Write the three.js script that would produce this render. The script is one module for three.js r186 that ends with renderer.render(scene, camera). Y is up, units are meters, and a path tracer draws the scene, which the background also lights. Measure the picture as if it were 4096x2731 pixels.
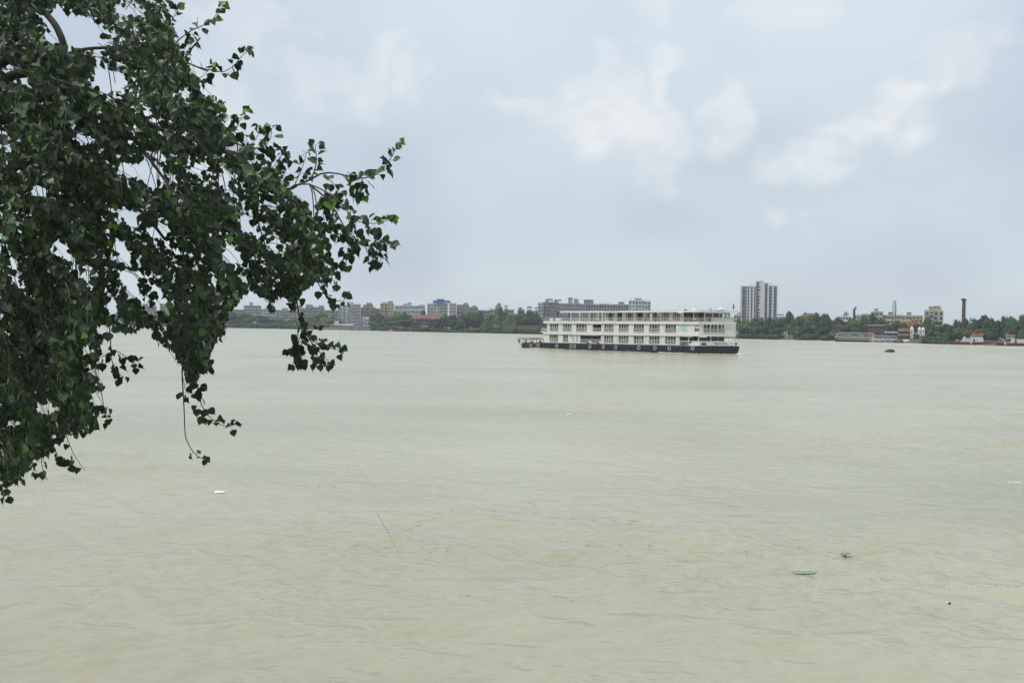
import * as THREE from 'three';
import { mergeGeometries, mergeVertices, toCreasedNormals } from 'three/addons/utils/BufferGeometryUtils.js';
import { MarchingCubes } from 'three/addons/objects/MarchingCubes.js';
import { RoundedBoxGeometry } from 'three/addons/geometries/RoundedBoxGeometry.js';
import { TextGeometry } from 'three/addons/geometries/TextGeometry.js';
import { FontLoader } from 'three/addons/loaders/FontLoader.js';

// ---------------------------------------------------------------- camera, sky, sun, exposure
const scene = new THREE.Scene();
const EYE = 5.95, F = 3600, PITCH = -Math.atan(62.5 / F), ROLL = 0.0150;   // F: focal length for a frame 4096 wide
const camera = new THREE.PerspectiveCamera(2 * Math.atan(1365.5 / F) * 180 / Math.PI, 4096 / 2731, 0.1, 9000);
camera.position.set(0, EYE, 0);
camera.rotation.order = 'YXZ';
camera.rotation.set(PITCH, 0, ROLL);
camera.updateMatrixWorld();
const renderer = new THREE.WebGLRenderer({ antialias: true });
renderer.toneMapping = THREE.LinearToneMapping;
renderer.toneMappingExposure = 1.25;
renderer.shadowMap.enabled = true;

function rng(seed) { let a = seed >>> 0; return () => { a = (a + 0x6D2B79F5) | 0; let t = Math.imul(a ^ (a >>> 15), 1 | a); t = (t + Math.imul(t ^ (t >>> 7), 61 | t)) ^ t; return ((t ^ (t >>> 14)) >>> 0) / 4294967296; }; }
function h3(x, y, z) { let h = Math.imul(x, 374761393) ^ Math.imul(y, 668265263) ^ Math.imul(z, 2147483647 - 1013904223); h = Math.imul(h ^ (h >>> 13), 1274126177); return ((h ^ (h >>> 16)) >>> 0) / 4294967296; }
function vnoise(x, y, z = 0, px = 0, py = 0) {   // value noise, periodic in x and y when px, py are given
  const xi = Math.floor(x), yi = Math.floor(y), zi = Math.floor(z);
  let fx = x - xi, fy = y - yi, fz = z - zi;
  fx = fx * fx * fx * (fx * (fx * 6 - 15) + 10); fy = fy * fy * fy * (fy * (fy * 6 - 15) + 10); fz = fz * fz * (3 - 2 * fz);
  const wx = (i) => px ? ((i % px) + px) % px : i, wy = (i) => py ? ((i % py) + py) % py : i;
  const x0 = wx(xi), x1 = wx(xi + 1), y0 = wy(yi), y1 = wy(yi + 1);
  const l = (a, b, t) => a + (b - a) * t;
  const a = l(l(h3(x0, y0, zi), h3(x1, y0, zi), fx), l(h3(x0, y1, zi), h3(x1, y1, zi), fx), fy);
  if (fz === 0) return a;
  return l(a, l(l(h3(x0, y0, zi + 1), h3(x1, y0, zi + 1), fx), l(h3(x0, y1, zi + 1), h3(x1, y1, zi + 1), fx), fy), fz);
}
function fbm(x, y, oct, z = 0) { let s = 0, a = 0.5, n = 0; for (let i = 0; i < oct; i++) { s += a * vnoise(x, y, z + i * 7); n += a; a *= 0.5; x = x * 2.03 + 11.3; y = y * 2.03 + 5.7; } return s / n; }
function fbm3(x, y, z, oct) { let s = 0, a = 0.5, n = 0; for (let i = 0; i < oct; i++) { s += a * vnoise(x, y, z); n += a; a *= 0.5; x = x * 2.03 + 11.3; y = y * 2.03 + 5.7; z = z * 2.03 + 3.1; } return s / n; }
const clamp = (v, a, b) => Math.min(b, Math.max(a, v)), mix = (a, b, t) => a + (b - a) * t, sstep = (a, b, v) => { const t = clamp((v - a) / (b - a), 0, 1); return t * t * (3 - 2 * t); };

// sky: hazy monsoon air with soft cumulus, azimuth in degrees from the view axis, elevation in degrees
{
  const W = 4096, H = 2048, data = new Float32Array(W * H * 4);
  const clouds = [[5.6, 13.2, 4.2, 2.6, 0.8], [8.6, 12.2, 3, 2.6, 0.75], [9.4, 15.8, 1.5, 2.2, 0.75], [5.2, 16.4, 1.2, 2, 0.4], [13.2, 13.4, 1.7, 2, 0.7], [-8.2, 16.4, 2.0, 1.4, 0.6], [-6.6, 15.2, 1.3, 1.7, 0.55], [-9.2, 14.4, 2.0, 1.6, 0.45], [-12.5, 15, 2.4, 1.6, 0.4],
    [23.4, 13.4, 2.6, 2.0, 0.85], [21.4, 12.0, 3.2, 1.5, 0.75], [18.6, 10.4, 3.6, 1.3, 0.7], [16.4, 10, 2.2, 0.8, 0.55], [26.5, 15, 2.8, 1.8, 0.5], [16.2, 18.8, 2.8, 1.7, 0.65], [0.2, 13.8, 2.6, 0.9, 0.5], [1.6, 13, 1.8, 1.2, 0.55], [17.2, 7.2, 1.9, 0.9, 0.35], [8.8, 20.4, 1.9, 1.6, 0.5], [-20, 12, 5, 4, 0.45], [-17, 18, 5, 2.5, 0.4], [23, 7.5, 5, 1.2, 0.15]];
  const low = [0.505, 0.558, 0.598], mid = [0.448, 0.520, 0.594], high = [0.505, 0.582, 0.668], zen = [0.63, 0.69, 0.75], cl = [0.640, 0.672, 0.698];
  for (let j = 0; j < H; j++) {
    const el = (j + 0.5) / H * 180 - 90;
    for (let i = 0; i < W; i++) {
      const o = (j * W + i) * 4; data[o + 3] = 1;
      if (el < 0) { data[o] = 0.40; data[o + 1] = 0.42; data[o + 2] = 0.38; continue; }
      const th = ((i + 0.5) / W - 0.5) * 2 * Math.PI;                       // atan2(z, x)
      let az = th * 180 / Math.PI + 90; if (az > 180) az -= 360;
      const ce = Math.cos(el * Math.PI / 180), X = Math.cos(th) * ce * 4 + 20, Z = Math.sin(th) * ce * 4 + 20, E = Math.sin(el * Math.PI / 180) * 9;
      const wide = fbm3(X * 0.9 + 3, Z * 0.9, 2.5 + E * 0.8, 3);
      const wrap = fbm3(X * 1.9 + 1.5, Z * 1.9, E * 1.5, 5);
      let c = 0.7 * sstep(0.45, 0.72, wrap * 0.6 + wide * 0.4) * sstep(2, 13, el);
      if (Math.abs(az) < 42 && el < 32) {
        const n1 = fbm(az * 0.42 + 40, el * 0.55, 5, 3.3) - 0.5, n2 = fbm(az * 0.42, el * 0.55 + 30, 5, 9.1) - 0.5;
        let d = 0;
        for (const [a, e, ra, re, k] of clouds) {
          const q = Math.hypot((az - a + n1 * 5.0) / ra, (el - e + n2 * 3.6) / re * ((el < e) ? 0.8 : 1.1));
          if (q < 1.5) d = Math.max(d, k * sstep(1.34, 0.3, q + n1 * 0.7));
        }
        c = Math.max(c * 0.36, d * (1.12 + 0.7 * n2 + 1.3 * (fbm(az * 1.25 + 7, el * 1.6, 4, 5.5) - 0.5)));
      }
      const t0 = sstep(0, 8, el), t = sstep(7, 23, el), t2 = sstep(20, 65, el), darker = 0.90 + 0.17 * sstep(0.3, 0.68, wide);
      for (let k = 0; k < 3; k++) data[o + k] = mix(mix(mix(mix(low[k], mid[k], t0), high[k], t), zen[k], t2) * (k === 2 ? mix(darker, 1, 0.35) : darker), cl[k] * (1 + 0.15 * t2), c);
    }
  }
  const sky = new THREE.DataTexture(data, W, H, THREE.RGBAFormat, THREE.FloatType);
  sky.mapping = THREE.EquirectangularReflectionMapping; sky.magFilter = THREE.LinearFilter; sky.needsUpdate = true;
  scene.background = sky; scene.environment = sky;
}
const SUN = new THREE.Vector3(-0.42, 0.86, 0.16).normalize();
const sun = new THREE.DirectionalLight(new THREE.Color(1.0, 0.955, 0.88), 2.7);
sun.position.copy(SUN).multiplyScalar(800); sun.target.position.set(0, 0, -250); sun.position.add(sun.target.position);
sun.castShadow = true; sun.shadow.radius = 12; sun.shadow.mapSize.set(4096, 4096);
Object.assign(sun.shadow.camera, { left: -500, right: 500, top: 500, bottom: -700, near: 10, far: 2500 });
scene.add(sun, sun.target);
scene.fog = new THREE.FogExp2(0xc8d3dc, 0.00018);

// ---------------------------------------------------------------- helpers
const C = (r, g, b) => new THREE.Color().setRGB(r, g, b);
const std = (c, roughness = 0.8, extra = {}) => new THREE.MeshStandardMaterial({ color: c, roughness, ...extra });
const taken = {};
function numbered(name) { const k = taken[name] = (taken[name] ?? -1) + 1; return k ? name + '_' + String(k).padStart(3, '0') : name; }
function tag(o, label, category, group, kind) { if (label) o.userData.label = label; if (category) o.userData.category = category; if (group) o.userData.group = group; if (kind) o.userData.kind = kind; return o; }
function shade(o) { o.castShadow = o.receiveShadow = true; return o; }
function part(name, geo, material, parent) { const m = shade(new THREE.Mesh(Array.isArray(geo) ? join(geo) : geo, material)); m.name = name; parent.add(m); return m; }
function solo(name, geo, material, label, category, group, kind) { const m = shade(new THREE.Mesh(Array.isArray(geo) ? join(geo) : geo, material)); m.name = numbered(name); scene.add(m); return tag(m, label, category, group, kind); }
function thing(name, label, category, pos = [0, 0, 0], turn = 0, group) { const g = new THREE.Group(); g.name = numbered(name); g.position.set(...pos); g.rotation.order = 'YXZ'; g.rotation.y = turn; scene.add(g); return tag(g, label, category, group); }
function sub(name, parent) { const g = new THREE.Group(); g.name = name; parent.add(g); return g; }
function struct(name, geo, material) { return solo(name, geo, material, null, null, null, 'structure'); }
function join(list) { const l = list.map((g) => { const n = g.index ? g.toNonIndexed() : g; for (const k of Object.keys(n.attributes)) if (!['position', 'normal', 'uv'].includes(k)) n.deleteAttribute(k); if (!n.attributes.uv) n.setAttribute('uv', new THREE.Float32BufferAttribute(new Float32Array(n.attributes.position.count * 2), 2)); return n; }); return mergeGeometries(l); }
const bx = (w, h, d, x = 0, y = 0, z = 0) => new THREE.BoxGeometry(w, h, d).translate(x, y, z);
const box2 = (x0, x1, y0, y1, z0, z1) => bx(x1 - x0, y1 - y0, z1 - z0, (x0 + x1) / 2, (y0 + y1) / 2, (z0 + z1) / 2);
const cyl = (r0, r1, h, x = 0, y = 0, z = 0, n = 10) => new THREE.CylinderGeometry(r1, r0, h, n).translate(x, y + h / 2, z);
function bar(a, b, r, n = 6, r2 = r) { const A = new THREE.Vector3(...a), B = new THREE.Vector3(...b), d = B.clone().sub(A), g = new THREE.CylinderGeometry(r2, r, d.length(), n); g.applyQuaternion(new THREE.Quaternion().setFromUnitVectors(new THREE.Vector3(0, 1, 0), d.normalize())); return g.translate((A.x + B.x) / 2, (A.y + B.y) / 2, (A.z + B.z) / 2); }
function tube(pts, r0, r1, n = 6, seg = 0) {   // tapered tube through points
  const c = new THREE.CatmullRomCurve3(pts), m = seg || pts.length * 3, pos = [], nor = [], idx = [];
  const fr = c.computeFrenetFrames(m, false);
  for (let i = 0; i <= m; i++) { const p = c.getPoint(i / m), r = mix(r0, r1, i / m); for (let k = 0; k < n; k++) { const a = k / n * 2 * Math.PI, v = fr.normals[i].clone().multiplyScalar(Math.cos(a)).addScaledVector(fr.binormals[i], Math.sin(a)); nor.push(v.x, v.y, v.z); pos.push(p.x + v.x * r, p.y + v.y * r, p.z + v.z * r); } }
  for (let i = 0; i < m; i++) for (let k = 0; k < n; k++) { const a = i * n + k, b = i * n + (k + 1) % n; idx.push(a, b, a + n, b, b + n, a + n); }
  const g = new THREE.BufferGeometry(); g.setAttribute('position', new THREE.Float32BufferAttribute(pos, 3)); g.setAttribute('normal', new THREE.Float32BufferAttribute(nor, 3)); g.setIndex(idx); return g;
}
function wallShape(w, h, holes) { const s = new THREE.Shape(); s.moveTo(0, 0); s.lineTo(w, 0); s.lineTo(w, h); s.lineTo(0, h); s.closePath(); for (const [x0, x1, y0, y1, arch] of holes) { const p = new THREE.Path(); p.moveTo(x0, y0); p.lineTo(x1, y0); if (arch) { const r = (x1 - x0) / 2; p.lineTo(x1, y1 - r); p.absarc((x0 + x1) / 2, y1 - r, r, 0, Math.PI, false); } else { p.lineTo(x1, y1); p.lineTo(x0, y1); } p.closePath(); s.holes.push(p); } return s; }
const wall = (w, h, t, holes = []) => new THREE.ExtrudeGeometry(wallShape(w, h, holes), { depth: t, bevelEnabled: false, curveSegments: 8 });
// a point of the place: along the line of sight of (px, py) of the 4096-wide frame, at a distance in front of the camera
const CR = new THREE.Matrix4().makeRotationFromEuler(camera.rotation);
function at(px, py, depth) { const d = new THREE.Vector3((px - 2048) / F, -(py - 1365.5) / F, -1).applyMatrix4(CR); return d.multiplyScalar(depth / -d.z).add(camera.position); }
function onWater(px, py) { const d = new THREE.Vector3((px - 2048) / F, -(py - 1365.5) / F, -1).applyMatrix4(CR); return d.multiplyScalar(-EYE / d.y).add(camera.position); }
function toFrame(p) { const q = p.clone().sub(camera.position).applyMatrix4(CR.clone().transpose()); return [2048 - F * q.x / q.z, 1365.5 + F * q.y / q.z]; }
function greyMap(n, f, rx = 1, ry = 1, srgb = true) { const d = new Uint8Array(n * n * 4); for (let j = 0; j < n; j++) for (let i = 0; i < n; i++) { const v = clamp(f(i / n, j / n), 0, 1) * 255, o = (j * n + i) * 4; d[o] = d[o + 1] = d[o + 2] = v; d[o + 3] = 255; } const t = new THREE.DataTexture(d, n, n); t.wrapS = t.wrapT = THREE.RepeatWrapping; t.magFilter = THREE.LinearFilter; t.minFilter = THREE.LinearFilter; t.repeat.set(rx, ry); if (srgb) t.colorSpace = THREE.SRGBColorSpace; t.needsUpdate = true; return t; }
const pfbm = (u, v, fx, fy, oct, z = 0) => { let s = 0, a = 0.5, n = 0; for (let i = 0; i < oct; i++) { s += a * vnoise(u * fx, v * fy, z + i * 3, fx, fy); n += a; a *= 0.5; fx *= 2; fy *= 2; } return s / n; };

// ---------------------------------------------------------------- water, near bank, far bank
const shore = [[-900, -1290], [-284, -868], [18.9, -670], [190, -530], [218.5, -449], [241, -425], [420, -330], [900, -120]];
function shoreDepth(px) { const k = (px - 2048) / F; let best = 600; for (let i = 0; i < shore.length - 1; i++) { const [x0, z0] = shore[i], [x1, z1] = shore[i + 1], a0 = x0 / -z0, a1 = x1 / -z1; if (k >= a0 && k <= a1) { const den = (x1 - x0) + k * (z1 - z0), t = -(x0 + k * z0) / den; best = -(z0 + t * (z1 - z0)); } } return best; }
let waterHeight;
{
  // wave field: a few dozen small trains running mostly across the view, grouped into patches
  const R = rng(71), waves = [];
  for (let i = 0; i < 34; i++) { const L = 0.26 * Math.pow(1.112, i), dir = -1.62 + (R() - 0.5) * 1.9 + (R() < 0.25 ? 0.9 : 0); waves.push({ L, k: 2 * Math.PI / L, cx: Math.cos(dir), cz: Math.sin(dir), ph: R() * 7, a: 0.0088 * Math.pow(L, 0.9) * (0.6 + 0.8 * R()) * (L > 3 ? 0.2 : L > 1.2 ? 0.62 : 0.5), s: R() * 40 }); }
  const height = (x, z, cell) => {
    let y = 0;
    const rough = 0.35 + 1.25 * sstep(0.3, 0.72, fbm(x * 0.045 + 9, z * 0.085, 3)) * (0.6 + 0.8 * vnoise(x * 0.4, z * 0.55, 4));
    for (const w of waves) { if (w.L < cell * 2.6) continue; const m = sstep(cell * 2.6, cell * 4.2, w.L); const ph = w.k * (x * w.cx + z * w.cz) + w.ph + 3.0 * vnoise(x * 0.55 / w.L + w.s, z * 0.55 / w.L, w.s); const s = Math.sin(ph); y += w.a * m * s * (w.L < 5 ? rough : 0.5 + 0.5 * rough); }
    return y;
  };
  waterHeight = (x, z) => height(x, z, Math.hypot(x, z - 3) * 0.0052);
  const rows = []; for (let r = 5; r < 5200; r *= (r < 600 ? 1.0052 : 1.05)) rows.push(r);
  const angs = []; for (let a = -82; a < -36; a += 2) angs.push(a); for (let a = -36; a < 36; a += 0.21) angs.push(a); for (let a = 36; a <= 82; a += 2) angs.push(a);
  // sunlit strip along the far bank, painted into vertex colours with a ragged edge
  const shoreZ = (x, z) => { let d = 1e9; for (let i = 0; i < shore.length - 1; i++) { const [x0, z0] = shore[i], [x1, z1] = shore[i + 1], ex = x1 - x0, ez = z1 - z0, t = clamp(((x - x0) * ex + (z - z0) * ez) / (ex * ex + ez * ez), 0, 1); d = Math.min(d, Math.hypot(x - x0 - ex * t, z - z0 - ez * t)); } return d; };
  const sunlitBand = (x, z) => (z > -300 ? 0 : sstep(8, -8, shoreZ(x, z) - 78 - 46 * (fbm(x * 0.02, z * 0.02, 4) - 0.5) * 2));
  const tint = new Float32Array(rows.length * angs.length * 3), pos = new Float32Array(rows.length * angs.length * 3), uv = new Float32Array(rows.length * angs.length * 2), idx = [];
  rows.forEach((r, j) => angs.forEach((d, i) => {
    const a = d * Math.PI / 180, x = Math.sin(a) * r, z = 3 - Math.cos(a) * r, fine = Math.abs(d) <= 36 && r < 900, o = j * angs.length + i;
    const y = fine ? height(x, z, r * 0.0052) * sstep(38, 33, Math.abs(d)) : 0;
    pos.set([x, y, z], o * 3); uv.set([x, z], o * 2); const sb = sunlitBand(x, z); tint.set([1 + 0.34 * sb, 1 + 0.30 * sb, 1 + 0.22 * sb], o * 3);
    if (j && i) idx.push(o, o - angs.length, o - 1, o - 1, o - angs.length, o - angs.length - 1);
  }));
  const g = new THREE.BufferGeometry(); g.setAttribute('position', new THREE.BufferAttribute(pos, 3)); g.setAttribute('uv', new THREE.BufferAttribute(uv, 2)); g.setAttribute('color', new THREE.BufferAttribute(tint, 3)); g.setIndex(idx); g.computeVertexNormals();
  // small ripples as a normal map: slopes of a height field over a 13 m tile
  const rip = (u, v) => { const wx = pfbm(u, v, 5, 5, 2, 30) * 0.06; const calm = 0.55 + 0.9 * sstep(0.3, 0.7, pfbm(u, v, 3, 5, 2, 50)); let s = 0.5 + 0.78 * (pfbm(u + wx, v + wx, 9, 16, 2, 1) - 0.5) + 0.46 * calm * (pfbm(u + wx, v - wx, 26, 44, 2, 12) - 0.5) + 0.16 * calm * (pfbm(u, v, 70, 130, 2, 20) - 0.5); return s; }, N = 1024, hgt = new Float32Array(N * N), nd = new Uint8Array(N * N * 4), K = 0.165 / (13 / N) / 2;
  for (let j = 0; j < N; j++) for (let i = 0; i < N; i++) hgt[j * N + i] = rip(i / N, j / N);
  for (let j = 0; j < N; j++) for (let i = 0; i < N; i++) { const sx = (hgt[j * N + (i + 1) % N] - hgt[j * N + (i + N - 1) % N]) * K, sy = (hgt[((j + 1) % N) * N + i] - hgt[((j + N - 1) % N) * N + i]) * K, q = Math.hypot(sx, sy) + 1e-6, lim = 0.3 * Math.tanh(q / 0.3) / q, l = 1 / Math.hypot(q * lim, 1), o = (j * N + i) * 4; nd[o] = 127.5 - 127.5 * sx * lim * l; nd[o + 1] = 127.5 - 127.5 * sy * lim * l; nd[o + 2] = 127.5 + 127.5 * l; nd[o + 3] = 255; }
  const ripple = new THREE.DataTexture(nd, N, N); ripple.wrapS = ripple.wrapT = THREE.RepeatWrapping; ripple.magFilter = THREE.LinearFilter; ripple.repeat.set(1 / 13, 1 / 13); ripple.needsUpdate = true;
  const silt = greyMap(512, (u, v) => 0.93 + 0.14 * (pfbm(u, v, 3, 6, 5, 40) - 0.5), 1 / 61, 1 / 61);
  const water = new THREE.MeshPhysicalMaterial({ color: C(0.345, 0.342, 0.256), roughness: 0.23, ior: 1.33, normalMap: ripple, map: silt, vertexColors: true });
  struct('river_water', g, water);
}
{
  const s = new THREE.Shape([[-70, -45], [60, -45], [60, 2.4], [-3.4, 2.4], [-11, 13.2], [-70, 17]].map(([x, y]) => new THREE.Vector2(x, y)));
  const g = new THREE.ExtrudeGeometry(s, { depth: 6.2, bevelEnabled: true, bevelSize: 0.08, bevelThickness: 0.08, bevelSegments: 2 }).rotateX(-Math.PI / 2).translate(0, -2, 0);
  const earth = greyMap(256, (u, v) => 0.55 + 0.5 * (pfbm(u, v, 8, 8, 5, 3) - 0.4), 0.2, 0.2);
  struct('near_bank', g, std(C(0.30, 0.27, 0.20), 0.95, { map: earth }));
}
const GROUND = 2.6;
{
  // far land: rises from under the water line to a low terrace and runs to the horizon
  const pos = [], idx = [], off = [[-14, -2.0], [0, 0.05], [3.5, 0.9], [9, 1.9], [16, GROUND], [4500, GROUND + 4]];
  const pts = []; for (let i = 0; i < shore.length - 1; i++) { const [x0, z0] = shore[i], [x1, z1] = shore[i + 1], n = Math.max(2, Math.round(Math.hypot(x1 - x0, z1 - z0) / 6)); for (let k = 0; k < n; k++) pts.push([mix(x0, x1, k / n), mix(z0, z1, k / n)]); }
  pts.forEach(([x, z], i) => { const l = Math.hypot(x, z), wob = (vnoise(i * 0.37, 2) - 0.5) * 2.2; off.forEach(([d, y], k) => { const t = (l + d + (k < 5 ? wob : 0)) / l; pos.push(x * t, y + (k > 1 && k < 5 ? (vnoise(i * 0.8, k * 3) - 0.5) * 0.5 : 0), z * t); }); });
  const n = off.length; for (let i = 0; i < pts.length - 1; i++) for (let k = 0; k < n - 1; k++) { const a = i * n + k; idx.push(a, a + n, a + 1, a + 1, a + n, a + n + 1); }
  const g = new THREE.BufferGeometry(); g.setAttribute('position', new THREE.Float32BufferAttribute(pos, 3)); g.setIndex(idx); g.computeVertexNormals();
  struct('far_bank', g, std(C(0.062, 0.060, 0.040), 0.97));
}

// ---------------------------------------------------------------- peepal tree hanging in from the left
{
  const R = rng(2024);
  const tree = thing('peepal_tree', 'large dark green peepal tree whose leafy branches hang over the river at left', 'tree', [-9.6, 4.2, -9.2]);
  const O = tree.position, loc = (p) => p.clone().sub(O);
  const bark = std(C(0.105, 0.085, 0.066), 0.9, { bumpMap: greyMap(256, (u, v) => pfbm(u, v, 10, 5, 4, 8), 2, 5, false), bumpScale: 0.01 });
  // trunk and limbs (points of the place, seen from the frame at the given distances)
  const P = (px, py, d) => loc(at(px, py, d));
  const V = (x, y, z) => new THREE.Vector3(x, y, z).sub(O);
  part('trunk', [tube([V(-9.6, 4.0, -9.2), V(-9.5, 5.2, -9.2), V(-9.2, 6.3, -9.3), V(-8.6, 7.4, -9.5), V(-8.3, 8.6, -9.6), V(-8.0, 10.4, -9.7), V(-7.6, 12.5, -9.9)], 0.42, 0.14, 12, 30)], bark, tree);
  const limbs = [
    [[V(-8.9, 6.8, -9.4), V(-7.3, 7.6, -9.6), P(0, 480, 9.8), P(80, 455, 9.8), P(180, 443, 9.8), P(290, 448, 9.9), P(420, 470, 10), P(560, 486, 10.1), P(640, 515, 10.2), P(720, 590, 10.3)], 0.075, 0.022],
    [[V(-8.5, 7.4, -9.5), V(-7.2, 8.1, -9.9), P(-20, 335, 10.3), P(60, 298, 10.4), P(150, 290, 10.5), P(255, 272, 10.6), P(262, 220, 10.6), P(225, 110, 10.7), P(150, 10, 10.8), P(100, -150, 11)], 0.07, 0.03],
    [[V(-8.2, 8.8, -9.6), P(-150, 300, 9.3), P(60, 205, 9.4), P(62, 100, 9.4), P(80, 0, 9.5), P(90, -200, 9.6)], 0.07, 0.035],
    [[V(-8.4, 8.2, -9.6), P(-100, 170, 10.2), P(0, 208, 10), P(110, 262, 9.9), P(230, 318, 9.8), P(355, 378, 9.8), P(470, 470, 9.9)], 0.045, 0.012],
    [[V(-8.8, 7.0, -9.4), P(-150, 500, 10.4), P(0, 512, 10.3), P(95, 545, 10.2), P(210, 560, 10.2), P(330, 600, 10.3), P(430, 690, 10.4)], 0.05, 0.014],
    [[V(-9.1, 6.4, -9.3), P(-200, 690, 9.3), P(0, 760, 9.3), P(42, 795, 9.3), P(82, 812, 9.3), P(104, 890, 9.3), P(110, 980, 9.3), P(150, 1130, 9.3)], 0.05, 0.01],
    [[V(-8.7, 7.1, -9.4), P(-120, 690, 10.8), P(170, 735, 10.7), P(230, 788, 10.6), P(320, 788, 10.5), P(410, 798, 10.5), P(500, 818, 10.5), P(570, 850, 10.6), P(660, 960, 10.7)], 0.06, 0.016],
    [[P(690, 545, 10.25), P(700, 600, 10.2), P(760, 592, 10.1), P(820, 590, 10.1), P(900, 606, 10), P(960, 650, 10), P(1010, 700, 10), P(1080, 735, 10), P(1150, 757, 10), P(1186, 740, 10)], 0.032, 0.019],
    [[P(820, 590, 10.1), P(900, 560, 10.1), P(985, 588, 10.05), P(1060, 592, 10)], 0.014, 0.006],
    [[P(560, 486, 10.1), P(640, 440, 10.3), P(700, 330, 10.4), P(740, 230, 10.5), P(800, 150, 10.5)], 0.02, 0.008],
    [[P(150, 290, 10.5), P(300, 205, 10.6), P(450, 190, 10.7), P(610, 200, 10.7), P(720, 240, 10.6), P(830, 285, 10.5)], 0.025, 0.008],
    [[P(470, 470, 9.9), P(600, 640, 9.7), P(680, 760, 9.6), P(720, 900, 9.6), P(735, 1100, 9.7), P(735, 1300, 9.8), P(728, 1490, 9.9)], 0.018, 0.008],
    [[P(960, 650, 10), P(1000, 760, 9.9), P(1035, 900, 9.9), P(1070, 1020, 9.9), P(1090, 1150, 10)], 0.012, 0.005],
  ];
  for (const [pts, r0, r1] of limbs) part('branch', tube(pts, r0, r1, 8, pts.length * 5), bark, tree);

  // leaf: heart-shaped blade with a long drip tip, folded along the midrib
  function leafGeo(fold, droop, twist) {
    const cols = [-1, -0.55, -0.05, 0, 0.05, 0.55, 1], ts = [0, 0.06, 0.16, 0.3, 0.45, 0.6, 0.73, 0.83, 0.91, 1.02, 1.2], ws = [0.10, 0.34, 0.47, 0.5, 0.46, 0.37, 0.25, 0.13, 0.045, 0.018, 0.002];
    const pos = [], col = [], idx = [];
    ts.forEach((t, j) => cols.forEach((c) => { const w = ws[j], x = c * w, back = j === 0 ? 0.05 * Math.abs(c) : 0, up = Math.abs(x) * fold - t * t * droop + 0.02 * Math.sin(t * 16 + c * 2) * Math.abs(c), tw = twist * (t - 0.5); pos.push(x * Math.cos(tw) - up * Math.sin(tw), -(t - back), up * Math.cos(tw) + x * Math.sin(tw)); const v = c === 0 ? 1 : 0; col.push(1 + v * 0.9, 1 + v * 0.55, 1 + v * 0.7); }));
    const n = cols.length; for (let j = 0; j < ts.length - 1; j++) for (let i = 0; i < n - 1; i++) { const a = j * n + i; idx.push(a, a + n, a + 1, a + 1, a + n, a + n + 1); }
    const g = new THREE.BufferGeometry(); g.setAttribute('position', new THREE.Float32BufferAttribute(pos, 3)); g.setAttribute('color', new THREE.Float32BufferAttribute(col, 3)); g.setIndex(idx); g.computeVertexNormals(); return g;
  }
  const shapes = [leafGeo(0.25, 0.06, 0.1), leafGeo(0.5, 0.2, -0.35), leafGeo(0.12, -0.08, 0.4), leafGeo(0.75, 0.12, 0.15)];
  const leafMat = (c, tr = 0.3) => new THREE.MeshPhysicalMaterial({ color: c, roughness: 0.92, transmission: tr, thickness: 0, clearcoat: 0.34, clearcoatRoughness: 0.28, side: THREE.DoubleSide, vertexColors: true });
  // where the leaf mass lies (frame outline of its nearest, most open layer) and where the boughs stand clear of it
  const outline = [[-900, -900], [560, -900], [600, -300], [640, 0], [690, 90], [740, 190], [770, 300], [815, 390], [900, 460], [935, 560], [1010, 610], [1060, 660], [1120, 730], [1190, 790], [1235, 880], [1290, 960], [1325, 1050], [1310, 1130], [1262, 1190], [1200, 1225], [1150, 1215], [1110, 1265], [1060, 1235], [1000, 1180], [950, 1215], [905, 1290], [880, 1350], [850, 1410], [838, 1470], [790, 1550], [735, 1545], [700, 1470], [690, 1400], [640, 1350], [585, 1345], [520, 1300], [455, 1270], [415, 1350], [395, 1440], [372, 1490], [395, 1560], [375, 1600], [415, 1660], [395, 1715], [330, 1725], [285, 1770], [215, 1790], [140, 1840], [60, 1890], [15, 1950], [-100, 1990], [-900, 1800]];
  const inside = (x, y) => { let c = false; for (let i = 0, j = outline.length - 1; i < outline.length; j = i++) { const [xi, yi] = outline[i], [xj, yj] = outline[j]; if ((yi > y) !== (yj > y) && x < (xj - xi) * (y - yi) / (yj - yi) + xi) c = !c; } return c; };
  const holes = [[300, 130, 190, 110], [520, 40, 100, 60], [430, 330, 110, 70], [560, 690, 110, 55], [520, 860, 90, 45], [150, 760, 55, 40], [480, 1010, 55, 70], [640, 930, 60, 50], [520, 1130, 60, 60], [640, 1220, 50, 50], [900, 720, 45, 50], [985, 900, 45, 65], [930, 1020, 55, 50], [70, 300, 60, 40], [330, 560, 70, 40], [240, 1000, 40, 50], [60, 1120, 45, 40], [730, 380, 50, 45], [450, 1230, 40, 60], [350, 1410, 40, 40], [200, 1640, 90, 40], [60, 1700, 60, 30], [800, 680, 40, 30], [860, 1130, 30, 40], [1100, 980, 35, 50], [1130, 860, 30, 40]];
  const openness = (x, y) => { let v = 0; for (const [a, b, ra, rb] of holes) v = Math.max(v, 1 - Math.hypot((x - a) / ra, (y - b) / rb) / (0.62 + 0.4 * vnoise(x / 30, y / 30, 5))); return v; };
  const leaves = [], twigs = [], stalks = [];
  const up = new THREE.Vector3(0, 1, 0), q = new THREE.Quaternion(), m4 = new THREE.Matrix4();
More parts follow.
